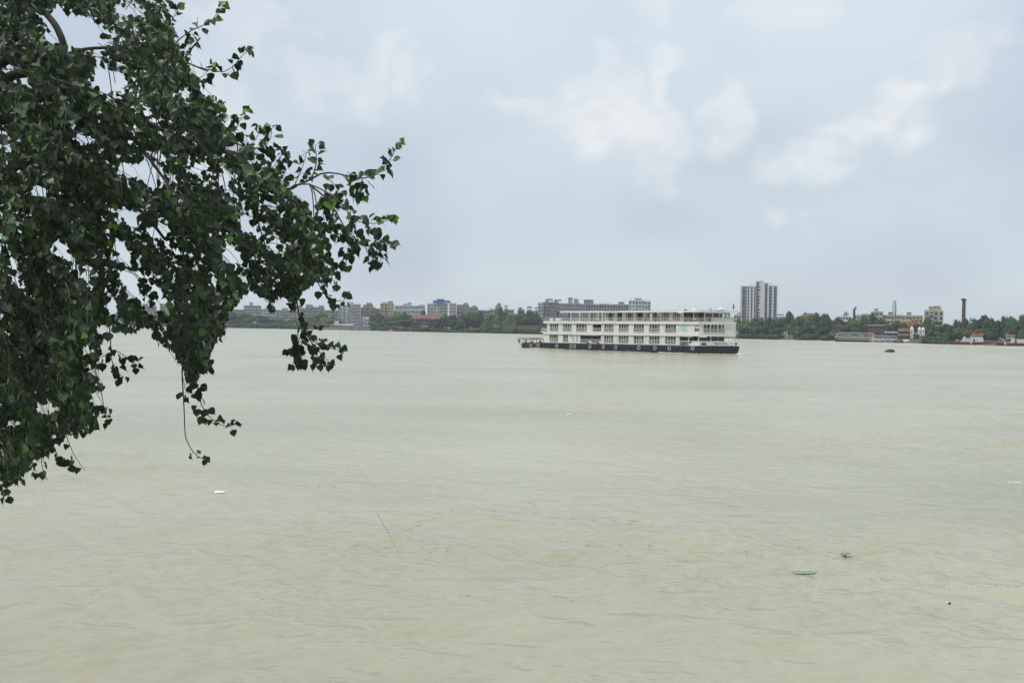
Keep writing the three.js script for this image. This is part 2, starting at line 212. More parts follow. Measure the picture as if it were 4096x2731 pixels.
  function leafAt(p, dir, size, opts = {}) {
    // a stalk leaves the twig sideways, then the blade hangs from it
    const side = new THREE.Vector3(R() - 0.5, R() - 0.5, R() - 0.5).cross(dir).normalize();
    const st = side.clone().multiplyScalar(0.75).addScaledVector(dir, 0.55).addScaledVector(up, opts.lift ?? -0.1).normalize(), l = size * (0.45 + 0.4 * R());
    const b = p.clone().addScaledVector(st, l).addScaledVector(up, -0.15 * l);
    const fall = opts.fall ?? 1, ax = st.clone().multiplyScalar(0.55 + 0.5 * R()).addScaledVector(up, -(0.35 + 0.95 * R()) * fall).add(new THREE.Vector3(R() - 0.5, R() - 0.5, R() - 0.5).multiplyScalar(0.5)).normalize();
    const yaw = R() * 6.283, nrm = new THREE.Vector3(Math.cos(yaw), 0.55 + 0.3 * R(), Math.sin(yaw) + 0.25);
    const Y = ax.clone().negate(), Zv = nrm.addScaledVector(Y, -nrm.dot(Y)).normalize(), X = Y.clone().cross(Zv);
    m4.makeBasis(X, Y, Zv); q.setFromRotationMatrix(m4);
    const tip = b.clone().addScaledVector(ax, size * 0.6), f = toFrame(tip.clone().add(O));
    if (!opts.free) { const ragX = 46 * (vnoise(f[0] / 55, f[1] / 55, 3) - 0.5) * 2, ragY = 60 * (vnoise(f[0] / 45, f[1] / 60, 8) - 0.5) * 2; if (!inside(f[0] + ragX, f[1] + ragY)) return; const h = openness(f[0], f[1]); if (R() < h * 2.4) return; }
    const young = opts.young ?? 0, t = R();
    let c = t < 0.78 ? [0.019 + 0.012 * R(), 0.046 + 0.022 * R(), 0.012 + 0.006 * R()] : t < 0.965 ? [0.034, 0.088, 0.022] : t < 0.994 ? [0.075, 0.17, 0.02] : [0.16, 0.30, 0.025];
    if (R() < young) c = R() < 0.5 ? [0.13, 0.30, 0.035] : [0.075, 0.20, 0.03];
    leaves.push({ m: new THREE.Matrix4().compose(b, q.clone(), new THREE.Vector3(size * (0.92 + 0.2 * R()), size, size)), c, s: Math.floor(R() * 4), p: b, f, size, spine: !!opts.free, clear: opts.free ? 1 : 0 });
    stalks.push([p, b]);
  }
  function twig(pts, r0, r1, every, opts = {}) {
    const c = new THREE.CatmullRomCurve3(pts), L = c.getLength();
    twigs.push(tube(pts, r0, r1, 4, Math.max(4, Math.round(L / 0.09))));
    for (let s = (opts.from ?? 0.1) * L; s < L; s += every * (0.7 + 0.6 * R())) { const t = s / L, p = c.getPointAt(t), d = c.getTangentAt(t); leafAt(p, d, (opts.size ?? 0.1) * (0.62 + 0.5 * R()) * (1 - 0.3 * sstep(0.75, 1, t) * (opts.taper ?? 1)), { ...opts, young: (opts.young ?? 0) * sstep(0.8, 1, t), lift: opts.tipUp ? mix(-0.1, 0.5, t) : opts.lift, fall: opts.tipUp ? mix(1, 0.15, sstep(0.6, 1, t)) : 1 }); }
    for (let k = 0; k < (opts.tuft ?? 3); k++) leafAt(pts[pts.length - 1], c.getTangentAt(1), (opts.size ?? 0.108) * 0.75, { ...opts, young: opts.young ?? 0 });
  }
  // clear boughs at the outer edge of the crown
  const free = [
    [[[1186, 740, 10], [1240, 718, 10], [1290, 692, 10], [1350, 694, 9.95], [1410, 708, 9.9], [1455, 712, 9.9], [1510, 695, 9.9], [1550, 650, 9.85], [1575, 610, 9.85], [1590, 572, 9.8]], 0.012, 0.003, 0.024, { size: 0.108, young: 0.6, tipUp: 1, from: 0.42 }],
    [[[1186, 740, 10], [1230, 735, 9.9], [1300, 765, 9.8], [1350, 800, 9.8], [1390, 845, 9.8], [1420, 880, 9.8], [1470, 892, 9.75], [1530, 890, 9.7], [1560, 872, 9.7]], 0.010, 0.003, 0.024, { size: 0.108, young: 0.4, tipUp: 1, from: 0.5 }],
    [[[1240, 740, 10], [1300, 790, 10], [1345, 850, 10], [1375, 905, 10], [1410, 945, 10], [1450, 975, 10], [1510, 985, 9.95], [1570, 975, 9.9]], 0.010, 0.003, 0.024, { size: 0.108, young: 0.15, tipUp: 1, from: 0.42 }],
    [[[1240, 720, 10], [1258, 680, 10], [1265, 640, 10.05], [1262, 600, 10.1], [1262, 578, 10.1]], 0.008, 0.003, 0.036, { young: 0.2, tipUp: 1, from: 0.05 }],
    [[[1236, 735, 9.98], [1248, 770, 9.92], [1254, 850, 9.9], [1258, 920, 9.9], [1262, 1000, 9.9], [1275, 1060, 9.9]], 0.007, 0.004, 0.037, { from: 0.45 }],
    [[[1240, 735, 9.96], [1260, 780, 9.84], [1268, 860, 9.8], [1275, 920, 9.8], [1290, 1000, 9.8], [1320, 1060, 9.8], [1350, 1120, 9.8]], 0.007, 0.003, 0.037, { from: 0.4 }],
    [[[1160, 770, 10], [1158, 880, 10], [1170, 960, 10], [1178, 1060, 10], [1182, 1150, 10], [1190, 1230, 10], [1205, 1290, 10], [1222, 1330, 10], [1245, 1370, 10], [1265, 1410, 10], [1270, 1440, 10]], 0.012, 0.004, 0.044, { from: 0.05 }],
    [[[1205, 1290, 10], [1206, 1340, 10], [1205, 1390, 10], [1200, 1440, 10]], 0.006, 0.003, 0.026, { from: 0.35 }],
    [[[1222, 1330, 10], [1250, 1362, 9.95], [1290, 1385, 9.9], [1330, 1395, 9.9], [1350, 1398, 9.9]], 0.006, 0.003, 0.030, { from: 0.15, young: 0.5, tipUp: 1 }],
    [[[1222, 1322, 10.1], [1245, 1322, 10.1], [1268, 1308, 10.1]], 0.004, 0.002, 0.044, { from: 0.3, tipUp: 1, tuft: 2 }],
    [[[1270, 1130, 10], [1300, 1180, 10], [1330, 1200, 10], [1360, 1205, 10], [1378, 1198, 10]], 0.006, 0.003, 0.033, { from: 0.05, young: 0.3, tipUp: 1 }],
    [[[690, 180, 10.4], [750, 130, 10.4], [790, 110, 10.4], [840, 85, 10.4], [875, 45, 10.4], [890, 15, 10.4]], 0.008, 0.003, 0.033, { from: 0.25, young: 0.5, tipUp: 1 }],
    [[[780, 265, 10.4], [850, 282, 10.4], [900, 285, 10.4], [940, 255, 10.4], [965, 225, 10.4], [990, 205, 10.4]], 0.007, 0.003, 0.030, { from: 0.45, young: 0.45, tipUp: 1 }],
    [[[760, 440, 10.3], [800, 425, 10.3], [840, 415, 10.3], [875, 410, 10.3]], 0.006, 0.003, 0.030, { from: 0.1, young: 0.5, tipUp: 1 }],
    [[[860, 520, 10.2], [890, 500, 10.2], [912, 470, 10.2]], 0.006, 0.003, 0.030, { from: 0.1, young: 0.3, tipUp: 1 }],
    [[[985, 588, 10.05], [1040, 590, 10.05], [1072, 570, 10.1], [1085, 535, 10.1], [1085, 512, 10.1]], 0.006, 0.003, 0.024, { from: 0.1, young: 0.15, tipUp: 1 }],
    [[[1060, 700, 10], [1110, 690, 10], [1140, 705, 10]], 0.005, 0.003, 0.037, { from: 0.3, young: 0.3, tipUp: 1 }],
    [[[728, 1460, 9.9], [727, 1505, 9.9], [732, 1580, 9.9], [737, 1680, 9.9], [740, 1745, 9.9], [760, 1790, 9.9], [778, 1815, 9.9], [800, 1830, 9.9]], 0.008, 0.004, 0.037, { from: 0.9, tuft: 4, tipUp: 1 }],
    [[[728, 1500, 9.9], [745, 1570, 9.9], [752, 1575, 9.9]], 0.004, 0.002, 0.037, { from: 0.4, tuft: 2 }],
    [[[755, 1400, 9.9], [775, 1480, 9.9], [790, 1560, 9.9], [805, 1620, 9.9], [840, 1670, 9.9], [885, 1700, 9.9], [925, 1705, 9.9]], 0.008, 0.003, 0.031, { from: 0.1, tipUp: 1, young: 0.2 }],
    [[[430, 1250, 10.2], [438, 1330, 10.2], [442, 1390, 10.2], [446, 1450, 10.2], [470, 1480, 10.2], [480, 1500, 10.2]], 0.008, 0.003, 0.037, { from: 0.45 }],
    [[[444, 1400, 10.2], [480, 1410, 10.2], [520, 1445, 10.2], [540, 1455, 10.2]], 0.005, 0.003, 0.033, { from: 0.2, tipUp: 1 }],
    [[[444, 1410, 10.2], [410, 1425, 10.2], [385, 1440, 10.2]], 0.004, 0.002, 0.033, { from: 0.2 }],
    [[[330, 1540, 10], [345, 1610, 10], [365, 1640, 10], [400, 1650, 10], [425, 1670, 10]], 0.006, 0.003, 0.030, { from: 0.2, young: 0.3, tipUp: 1 }],
    [[[190, 1640, 9.9], [192, 1730, 9.9], [165, 1800, 9.9], [168, 1870, 9.9], [188, 1920, 9.9]], 0.008, 0.003, 0.2, { from: 0.5, tuft: 0 }],
    [[[190, 1690, 9.9], [205, 1760, 9.9], [225, 1815, 9.9], [250, 1850, 9.9], [268, 1850, 9.9]], 0.006, 0.003, 0.044, { from: 0.25, young: 0.4 }],
    [[[230, 1690, 9.9], [262, 1740, 9.9], [285, 1800, 9.9], [315, 1850, 9.9], [340, 1882, 9.9]], 0.006, 0.002, 0.12, { from: 0.1, tuft: 0 }],
    [[[60, 1740, 9.7], [100, 1790, 9.7], [125, 1840, 9.7], [140, 1880, 9.7]], 0.006, 0.003, 0.044, { from: 0.2, young: 0.3 }],
    [[[10, 1780, 9.7], [40, 1835, 9.7], [90, 1850, 9.7], [130, 1848, 9.7]], 0.005, 0.002, 0.14, { from: 0.1, tuft: 0 }],
    [[[-40, 1840, 9.6], [0, 1880, 9.6], [20, 1930, 9.6], [28, 1975, 9.6]], 0.005, 0.002, 0.037, { from: 0.1 }],
    [[[-30, 1800, 9.6], [30, 1870, 9.6], [70, 1900, 9.6]], 0.005, 0.002, 0.033, { from: 0.1 }],
    [[[1300, 735, 9.9], [1300, 760, 9.9], [1306, 785, 9.9]], 0.005, 0.003, 0.022, { from: 0.2, young: 1, size: 0.13, tuft: 3, taper: 0 }],
    [[[130, 830, 9.2], [150, 860, 9.2]], 0.004, 0.003, 0.037, { from: 0.3, young: 1, size: 0.11, tuft: 2, taper: 0 }],
  ];
  for (const [a, b, c, d] of [[[560, 90], [605, 40], [640, -10], 10.6], [[640, 130], [690, 75], [705, 25], 10.5], [[690, 260], [740, 215], [765, 175], 10.5], [[760, 330], [815, 300], [848, 262], 10.4], [[800, 470], [850, 440], [880, 430], 10.4], [[900, 560], [950, 500], [975, 440], 10.2], [[980, 600], [1020, 560], [1040, 520], 10.2], [[1110, 740], [1135, 690], [1128, 640], 10.1], [[1180, 735], [1212, 660], [1228, 600], 10.0], [[1060, 700], [1098, 660], [1130, 610], 10.1], [[1370, 700], [1395, 730], [1420, 770], 9.9], [[1290, 692], [1330, 730], [1350, 760], 9.9], [[1390, 850], [1400, 910], [1420, 950], 9.8], [[1450, 970], [1470, 1010], [1490, 1040], 10.0], [[1410, 945], [1390, 1000], [1385, 1050], 10.0], [[1470, 892], [1480, 920], [1500, 950], 9.75], [[1500, 985], [1520, 1010], [1525, 1035], 9.95], [[1345, 850], [1360, 830], [1375, 815], 9.9], [[1320, 820], [1340, 880], [1350, 930], 10.0], [[1300, 760], [1290, 830], [1300, 900], 9.9], [[1450, 712], [1440, 745], [1445, 775], 9.9], [[1205, 1290], [1190, 1340], [1170, 1390], 10.0], [[1245, 1370], [1290, 1420], [1310, 1440], 10.0], [[1210, 1320], [1180, 1400], [1175, 1440], 9.95], [[500, 40], [540, -20], [575, -60], 10.8]]) free.push([[[...a, d], [...b, d], [...c, d]], 0.005, 0.0025, 0.028, { from: 0.05, young: a[1] < 720 ? 0.3 : 0.1, tipUp: a[1] < 720 ? 1 : 0, tuft: 4 }]);
  for (const [pts, r0, r1, ev, o] of free) twig(pts.map((a) => P(...a)), r0, r1, ev, { free: 1, ...o });
  // the mass of the crown: drooping twigs spread through about four metres of depth
  let tries = 0, made = 0;
  while (made < 2250 && tries++ < 60000) {
    const inner = R() < 0.76, px = inner ? Math.pow(R(), 1.22) * 1400 : -900 + R() * 950, py = inner ? -120 + R() * 2050 : -880 + R() * 2500;
    if (!inside(px, py)) continue;
    if (R() < openness(px, py) * 1.9) continue;
    const edge = clamp((1330 - px) / 900, 0, 1), d = 9.9 + (R() - 0.42) * (0.9 + 3.6 * edge);
    const a = P(px, py, d);
    if (vnoise(a.x * 2.1 + 50, a.y * 2.1, a.z * 2.1) < 0.2) continue;
    const low = sstep(700, 1500, py), yaw = (R() - 0.5) * 2.6, len = 0.28 + 0.5 * R() + 0.2 * low, drop = mix(0.1 + 0.6 * R(), 0.85, low), out = 1 - 0.55 * low;
    const dx = Math.cos(yaw) * out, dz = Math.sin(yaw) * out;
    const pts = [a]; for (let k = 1; k <= 4; k++) { const t = k / 4; pts.push(a.clone().add(new THREE.Vector3(dx * len * t + (R() - 0.5) * 0.05, -len * drop * t * (0.35 + 0.9 * t) + (R() - 0.5) * 0.05, dz * len * t + (R() - 0.5) * 0.05))); }
    const before = leaves.length, before2 = stalks.length;
    const bare = (v) => { const f = toFrame(v.clone().add(O).add(new THREE.Vector3(0, -0.08, 0))); return !inside(f[0], f[1]) || openness(f[0], f[1]) > 0.12; };
    if (pts.some((v) => { const f = toFrame(v.clone().add(O)); return openness(f[0], f[1]) > 0.42; })) { made++; continue; }
    while (pts.length > 2 && bare(pts[pts.length - 1])) pts.pop();
    twig(pts, 0.0042, 0.0018, 0.039, { from: 0.1, young: py < 520 ? 0.15 : 0.05, size: 0.087 });
    if (leaves.length - before < 4) { twigs.pop(); leaves.length = before; stalks.length = before2; }
    made++;
  }
  // thin bare shoots that hang through the crown
  for (let k = 0; k < 150; k++) {
    const px = -200 + R() * 1350, py = 100 + R() * 1250; if (!inside(px, py) || !inside(px, py + 140) || !inside(px + 60, py + 420) || !inside(px - 60, py + 420) || openness(px, py) > 0 || openness(px, py + 150) > 0 || openness(px, py + 300) > 0) continue;
    const a = P(px, py, 9.3 + R() * 2), pts = [a]; let x = a.x, z = a.z; const l = 0.5 + R() * 0.9, sx = (R() - 0.4) * 0.5;
    for (let i = 1; i < 5; i++) pts.push(new THREE.Vector3(x += sx * l * 0.25 + (R() - 0.5) * 0.05, a.y - l * i / 4, z += (R() - 0.5) * 0.1));
    twigs.push(tube(pts, 0.007, 0.004, 4, 10));
  }
  // the 300 leaves that show largest are parts of their own, the rest one mass
  leaves.forEach((l) => { const [x, y] = l.f; l.score = (x < 20 || x > 4000 || y < 20) ? -9 : l.size * (l.spine ? 3 : 1) / (camera.position.distanceTo(l.p.clone().add(O)) / 10) ** 3; });
  leaves.sort((a, b) => b.score - a.score);
  const tints = [[0.023, 0.054, 0.015], [0.034, 0.088, 0.022], [0.075, 0.18, 0.024], [0.13, 0.30, 0.03]].map((c) => leafMat(C(...c), c[1] > 0.1 ? 0.45 : 0.3));
  leaves.slice(0, 300).forEach((l) => { const k = l.c[1] > 0.25 ? 3 : l.c[1] > 0.13 ? 2 : l.c[1] > 0.08 ? 1 : 0; const o = part('leaf', shapes[l.s], tints[k], tree); o.matrix.copy(l.m); o.matrix.decompose(o.position, o.quaternion, o.scale); });
  const white = leafMat(C(1, 1, 1), 0.3);
  shapes.forEach((g, s) => { const rest = leaves.slice(300).filter((l) => l.s === s), im = new THREE.InstancedMesh(g, white, rest.length); im.name = 'leaf_mass'; rest.forEach((l, i) => { im.setMatrixAt(i, l.m); im.setColorAt(i, C(...l.c)); }); shade(im); im.userData.kind = 'stuff'; tree.add(im); });
  tag(part('twig_mass', twigs, bark, tree), null, null, null, 'stuff');
  const stalkMat = std(C(0.08, 0.11, 0.04), 0.7);
  tag(part('stalk_mass', stalks.map(([a, b]) => bar(a.toArray(), b.toArray(), 0.0012, 3)), stalkMat, tree), null, null, null, 'stuff');
  console.log('leaves', leaves.length, 'twigs', twigs.length);
}

// ---------------------------------------------------------------- river cruise boat
const M = {
  cream: std(C(0.73, 0.73, 0.665), 0.55, { map: greyMap(256, (u, v) => 0.93 + 0.1 * (pfbm(u, v, 6, 3, 4, 5) - 0.5) - 0.05 * sstep(0.62, 0.8, pfbm(u, v, 40, 3, 2, 9)), 0.25, 0.25) }),
  white: std(C(0.76, 0.76, 0.73), 0.5), navy: std(C(0.007, 0.011, 0.021), 0.38, { map: greyMap(256, (u, v) => 0.82 + 0.3 * (pfbm(u, v, 8, 4, 4, 15) - 0.4), 0.15, 0.3) }),
  glass: std(C(0.018, 0.024, 0.026), 0.06), curtain: std(C(0.065, 0.07, 0.068), 0.4), curtainPale: std(C(0.15, 0.16, 0.15), 0.5), dark: std(C(0.03, 0.028, 0.026), 0.8), inner: std(C(0.22, 0.21, 0.19), 0.8), deck: std(C(0.19, 0.15, 0.11), 0.8),
  teal: std(C(0.36, 0.52, 0.50), 0.35), wood: std(C(0.075, 0.035, 0.022), 0.7), shutter: std(C(0.11, 0.115, 0.095), 0.7), grey: std(C(0.33, 0.34, 0.34), 0.7), maroon: std(C(0.055, 0.016, 0.018), 0.85), rope: std(C(0.20, 0.185, 0.075), 0.95), rubber: std(C(0.016, 0.016, 0.018), 0.8), ring: std(C(0.54, 0.53, 0.56), 0.6), green: std(C(0.05, 0.10, 0.03), 0.8), awning: std(C(0.66, 0.66, 0.60), 0.8), roofgreen: std(C(0.16, 0.21, 0.15), 0.8), iron: std(C(0.60, 0.60, 0.56), 0.5), brown: std(C(0.115, 0.055, 0.036), 0.75),
};
const SHIP = { x: 7.18, z: -238.29, turn: -Math.asin(0.59494), trim: 0.0055, beam: 10.4 };
const shipMatrix = new THREE.Matrix4().makeRotationFromEuler(new THREE.Euler(0, SHIP.turn, SHIP.trim, 'YXZ')).setPosition(SHIP.x, 0, SHIP.z);
const shipPoint = (u, h, v = 0) => new THREE.Vector3(u, h, v).applyMatrix4(shipMatrix);
function aboard(o, u, h, v) { o.position.copy(shipPoint(u, h, v)); o.rotation.order = 'YXZ'; o.rotation.set(0, SHIP.turn, SHIP.trim); return o; }
// a lattice railing panel w wide, h high: top and bottom rails, balusters and a ring in every second bay
function lattice(w, h, step = 0.3, r = 0.022, rings = true) {
  const g = [box2(0, w, h - 0.05, h, -0.03, 0.03), box2(0, w, 0, 0.035, -0.025, 0.025), box2(0, w, h * 0.82, h * 0.82 + 0.025, -0.015, 0.015)], n = Math.max(1, Math.round(w / step));
  for (let i = 0; i <= n; i++) g.push(box2(i * w / n - r * 0.6, i * w / n + r * 0.6, 0, h, -r * 0.5, r * 0.5));
  if (rings) for (let i = 0; i < n; i++) { g.push(new THREE.TorusGeometry(w / n * 0.3, 0.018, 4, 8).translate((i + 0.5) * w / n, h * 0.3, 0), new THREE.TorusGeometry(w / n * 0.3, 0.018, 4, 8).translate((i + 0.5) * w / n, h * 0.62, 0)); }
  return join(g);
}
function scallops(w, step, drop, band) {   // awning valance with a scalloped lower edge
  const s = new THREE.Shape(), n = Math.round(w / step), st = w / n; s.moveTo(0, band); s.lineTo(0, 0);
  for (let i = 0; i < n; i++) { s.quadraticCurveTo((i + 0.5) * st, -2 * drop, (i + 1) * st, 0); }
  s.lineTo(w, band); s.closePath(); return new THREE.ExtrudeGeometry(s, { depth: 0.05, bevelEnabled: false, curveSegments: 3 });
}
{
  const ship = thing('cruise_boat', 'cream three-deck river cruise boat with navy hull on the open river', 'boat', [SHIP.x, 0, SHIP.z], SHIP.turn);
  ship.rotation.z = SHIP.trim;
  const B = SHIP.beam;
  // the bow narrows: from BOW on, both sides turn inwards by 35 degrees; near() and far() carry geometry from the side's own axis to them
  const BOW = 45.7, TA = 35 * Math.PI / 180, near = (g) => g.rotateY(TA).translate(BOW, 0, 0), far = (g) => g.rotateY(-TA).translate(BOW, 0, -B);
  const bowU = (s, d = 0) => BOW + s * Math.cos(TA) - d * Math.sin(TA), bowV = (s, d = 0) => -s * Math.sin(TA) - d * Math.cos(TA);
  const planSlab = (u0, s, y0, y1, inset = 0) => { const e = inset, p = [[u0 + e, -e], [BOW - e * 0.32, -e], [bowU(s), bowV(s) - e * 0.2], [bowU(s), B + -(bowV(s) - e * 0.2) - 2 * (B / 2 + 0) + 0], [BOW - e * 0.32, -B + e], [u0 + e, -B + e]]; p[3] = [bowU(s), -B - bowV(s) + e * 0.2]; return new THREE.ExtrudeGeometry(new THREE.Shape(p.map(([x, y]) => new THREE.Vector2(x, y))), { depth: y1 - y0, bevelEnabled: false }).rotateX(Math.PI / 2).translate(0, y1, 0); };
  // hull: sections along the length, flared at the bow
  {
    const secs = [[-0.55, 0.75, 0.0, 0.6], [-0.3, 0.15, 0, 0.35], [0.6, -0.8, 0, 0.05], [30, -0.8, 0, 0], [45.3, -0.8, 0, 0], [46.4, -0.8, 0.6, 0], [48.5, -0.8, 2.1, 0], [51.2, -0.8, 4.1, 0], [52.5, -0.7, 4.95, 0], [53.2, 0.3, 5.0, 0], [53.5, 1.2, 5.05, 0]], top = 1.68, pos = [], idx = [];
    const bowTop = [0, 0, 0, 0, 0, 0.42, 1.85, 3.75, 4.65, 4.95, 5.05];
    secs.forEach(([u, keel, pinch, lift], i) => { const bt = bowTop[i]; const ring = [[u, top, -bt], [u, mix(keel, top, 0.45), -mix(pinch, bt, 0.35) * 1], [u, keel, -pinch - 0.1], [u, keel, -B + pinch + 0.1], [u, mix(keel, top, 0.45), -B + mix(pinch, bt, 0.35)], [u, top, -B + bt]]; ring.forEach((p) => pos.push(...p)); });
    const n = 6; for (let i = 0; i < secs.length - 1; i++) for (let k = 0; k < n; k++) { const a = i * n + k, b = i * n + (k + 1) % n; idx.push(a, a + n, b, b, a + n, b + n); }
    const capA = [0, 1, 2, 0, 2, 3, 0, 3, 4, 0, 4, 5], e = (secs.length - 1) * n; idx.push(...capA, e, e + 2, e + 1, e, e + 3, e + 2, e, e + 4, e + 3, e, e + 5, e + 4);
    const g = new THREE.BufferGeometry(); g.setAttribute('position', new THREE.Float32BufferAttribute(pos, 3)); g.setIndex(idx);
    const gg = g.toNonIndexed(); gg.computeVertexNormals(); const p = gg.attributes.position, uv = new Float32Array(p.count * 2); for (let i = 0; i < p.count; i++) { uv[i * 2] = p.getX(i); uv[i * 2 + 1] = p.getY(i); } gg.setAttribute('uv', new THREE.BufferAttribute(uv, 2));
    const hull = part('hull', gg, M.navy, ship);
    part('rubbing_strake', [box2(-0.3, BOW, 1.60, 1.72, 0.0, 0.07), near(box2(0, 9.1, 1.60, 1.72, -0.02, 0.07)), far(box2(0, 9.1, 1.6, 1.72, -0.07, 0.02))], M.grey, hull);
    part('deck_plating', planSlab(0.1, 8.6, 1.66, 1.70, 0.1), M.deck, hull);
  }
  // bow bulwark: white, sloping up at its after end, with name lettering and two openings
  {
    const s0 = new THREE.Shape(); s0.moveTo(43.0, 1.72); s0.lineTo(BOW, 1.72); s0.lineTo(BOW, 2.6); s0.lineTo(44.05, 2.58); s0.quadraticCurveTo(43.7, 2.5, 43.0, 1.72);
    const s = new THREE.Shape(); s.moveTo(0, 1.72); s.lineTo(9.02, 1.72); s.quadraticCurveTo(9.2, 2.2, 9.14, 2.68); s.lineTo(0, 2.6); s.closePath();
    const ov = new THREE.Path(); ov.moveTo(0.85, 1.78); ov.lineTo(1.45, 1.78); ov.absarc(1.45, 2.1, 0.32, -Math.PI / 2, Math.PI / 2, false); ov.lineTo(0.85, 2.42); ov.absarc(0.85, 2.1, 0.32, Math.PI / 2, Math.PI * 1.5, false); s.holes.push(ov);
    const ro = new THREE.Path(); ro.absarc(8.65, 2.2, 0.29, 0, Math.PI * 2, true); s.holes.push(ro);
    const ex = (q) => new THREE.ExtrudeGeometry(q, { depth: 0.1, bevelEnabled: false, curveSegments: 12 });
    const bul = part('bow_bulwark', [ex(s0).translate(0, 0, -0.08), near(ex(s).translate(0, 0, -0.08))], M.cream, ship);
    part('bow_bulwark', [ex(s0).translate(0, 0, -B), far(ex(s).translate(0, 0, -0.02))], M.cream, ship);
    part('stem_post', box2(bowU(9.1) - 0.15, bowU(9.1) + 0.06, 1.5, 2.74, -B / 2 - 0.16, -B / 2 + 0.16), M.cream, ship);
    part('rim', [near(new THREE.TorusGeometry(0.32, 0.05, 6, 20).translate(8.65, 2.2, 0.02)), near(box2(0, 9.1, 2.62, 2.70, -0.12, 0.05)), box2(44.0, BOW, 2.58, 2.66, -0.12, 0.05)], M.white, bul);
    part('bollard', [near(cyl(0.1, 0.1, 0.5, 0.95, 1.7, -0.5)), near(cyl(0.1, 0.1, 0.5, 1.4, 1.7, -0.5))], M.grey, ship);
    part('hawse_opening', near(cyl(0.3, 0.3, 0.05).rotateX(Math.PI / 2).translate(8.65, 2.2, -0.14)), M.dark, bul);
    const font = await new FontLoader().loadAsync('fonts/droid/droid_sans_bold.typeface.json');
    const t = new TextGeometry('GANGES VOYAGER', { font, size: 0.27, depth: 0.03, curveSegments: 3 }); t.computeBoundingBox(); const bb = t.boundingBox; near(t.scale(3.06 / (bb.max.x - bb.min.x), 1, 1).translate(3.5, 2.1, 0.022));
    part('name_lettering', t, M.dark, bul);
    for (let k = 0; k < 7; k++) part('fairlead', near(new THREE.TorusGeometry(0.12, 0.035, 5, 8, Math.PI).translate(0.6 + k * 1.2, 1.72, 0.08)), M.dark, bul);
    part('bow_mast', [bar([53.0, 2.6, -B / 2], [53.3, 7.2, -B / 2], 0.035, 6, 0.02), bx(0.6, 0.3, 0.5, 52.9, 2.85, -B / 2)], M.iron, ship);
  }
  // cabin walls with real openings
  const lo = [[3.33, 5.96, 4], [7.61, 9.09, 2], [19.87, 22.54, 4], [24.08, 26.81, 4], [28.34, 31.05, 4], [32.57, 35.34, 4], [36.9, 39.66, 4]];
  const upw = [[3.36, 5.96, 4], [7.45, 10.1, 4], [11.56, 14.71, 4], [19.89, 22.54, 4], [24.11, 26.79, 4], [28.32, 31.07, 4], [32.59, 35.34, 4], [36.9, 39.67, 4]];
  const arch = [[1.05, 2.54], [2.79, 4.27], [4.52, 5.86]];
  const L0 = 1.70, L1 = 3.97, U0 = 4.42, U1 = 6.82;
  const loHoles = lo.map(([a, b]) => [a - 1.5, b - 1.5, 1.93 - L0, 3.84 - L0]); loHoles.push([12.81 - 1.5, 18.97 - 1.5, 0.12, 3.86 - L0], [10.31 - 1.5, 10.99 - 1.5, 0.2, 3.66 - L0], [11.56 - 1.5, 12.22 - 1.5, 0.2, 3.66 - L0]);
  const upHoles = upw.map(([a, b]) => [a - 2.6, b - 2.6, 4.78 - U0, 6.70 - U0]); upHoles.push([16.53 - 2.6, 19.08 - 2.6, 4.74 - U0, 6.66 - U0]);
  const bowHoles = []; for (const [a, b] of arch) { const m = (a + b) / 2; bowHoles.push([a, m - 0.05, 4.86 - U0, 6.72 - U0, 1], [m + 0.05, b, 4.86 - U0, 6.72 - U0, 1]); }
  part('main_deck_wall', [wall(39, L1 - L0, 0.18, loHoles).translate(1.5, L0, -0.22), box2(1.5, 40.5, L0, L1, -B + 0.1, -B + 0.3), box2(1.5, 1.7, L0, L1, -B + 0.3, -0.22)], M.cream, ship);
  part('upper_deck_wall', [wall(BOW - 2.6, U1 - U0, 0.18, upHoles).translate(2.6, U0, -0.22), near(wall(8.3, U1 - U0, 0.18, bowHoles).translate(0, U0, -0.22)), far(wall(8.3, U1 - U0, 0.18).translate(0, U0, 0.04)), box2(2.6, BOW, U0, U1, -B + 0.1, -B + 0.3), box2(2.6, 2.8, U0, U1, -B + 0.3, -0.22), box2(bowU(8.2), bowU(8.3), U0, U1, -B - bowV(8.2), bowV(8.2))], M.cream, ship);
  part('cabin_core', [box2(1.8, 12.5, L0, L1, -B + 0.4, -0.5), box2(19.3, 40.3, L0, L1, -B + 0.4, -0.5), box2(12.5, 19.3, L0, L1, -B + 0.4, -2.6), box2(2.9, 16.2, U0, U1, -B + 0.4, -0.5), planSlab(19.4, 7.6, U0, U1, 0.5), box2(16.2, 19.4, U0, U1, -B + 0.4, -2.0)], M.inner, ship);
  // deck edges, ledges and scalloped valances
  part('upper_deck_edge', [planSlab(1.45, 8.5, 4.14, 4.44, -0.12), box2(0.3, 1.45, 4.3, 4.5, -B + 1, -0.1)], M.cream, ship);
  part('sun_deck_edge', planSlab(1.45, 8.5, 6.98, 7.30, -0.14), M.cream, ship);
  part('valance', [scallops(BOW - 1.45, 0.36, 0.11, 0.2).translate(1.45, 3.97, 0.13), near(scallops(8.5, 0.36, 0.11, 0.2).translate(0, 3.97, 0.13))], M.awning, ship);
  part('valance', [scallops(BOW - 1.45, 0.36, 0.11, 0.2).translate(1.45, 6.8, 0.15), near(scallops(8.5, 0.36, 0.11, 0.2).translate(0, 6.8, 0.15))], M.awning, ship);
  const R = rng(5);
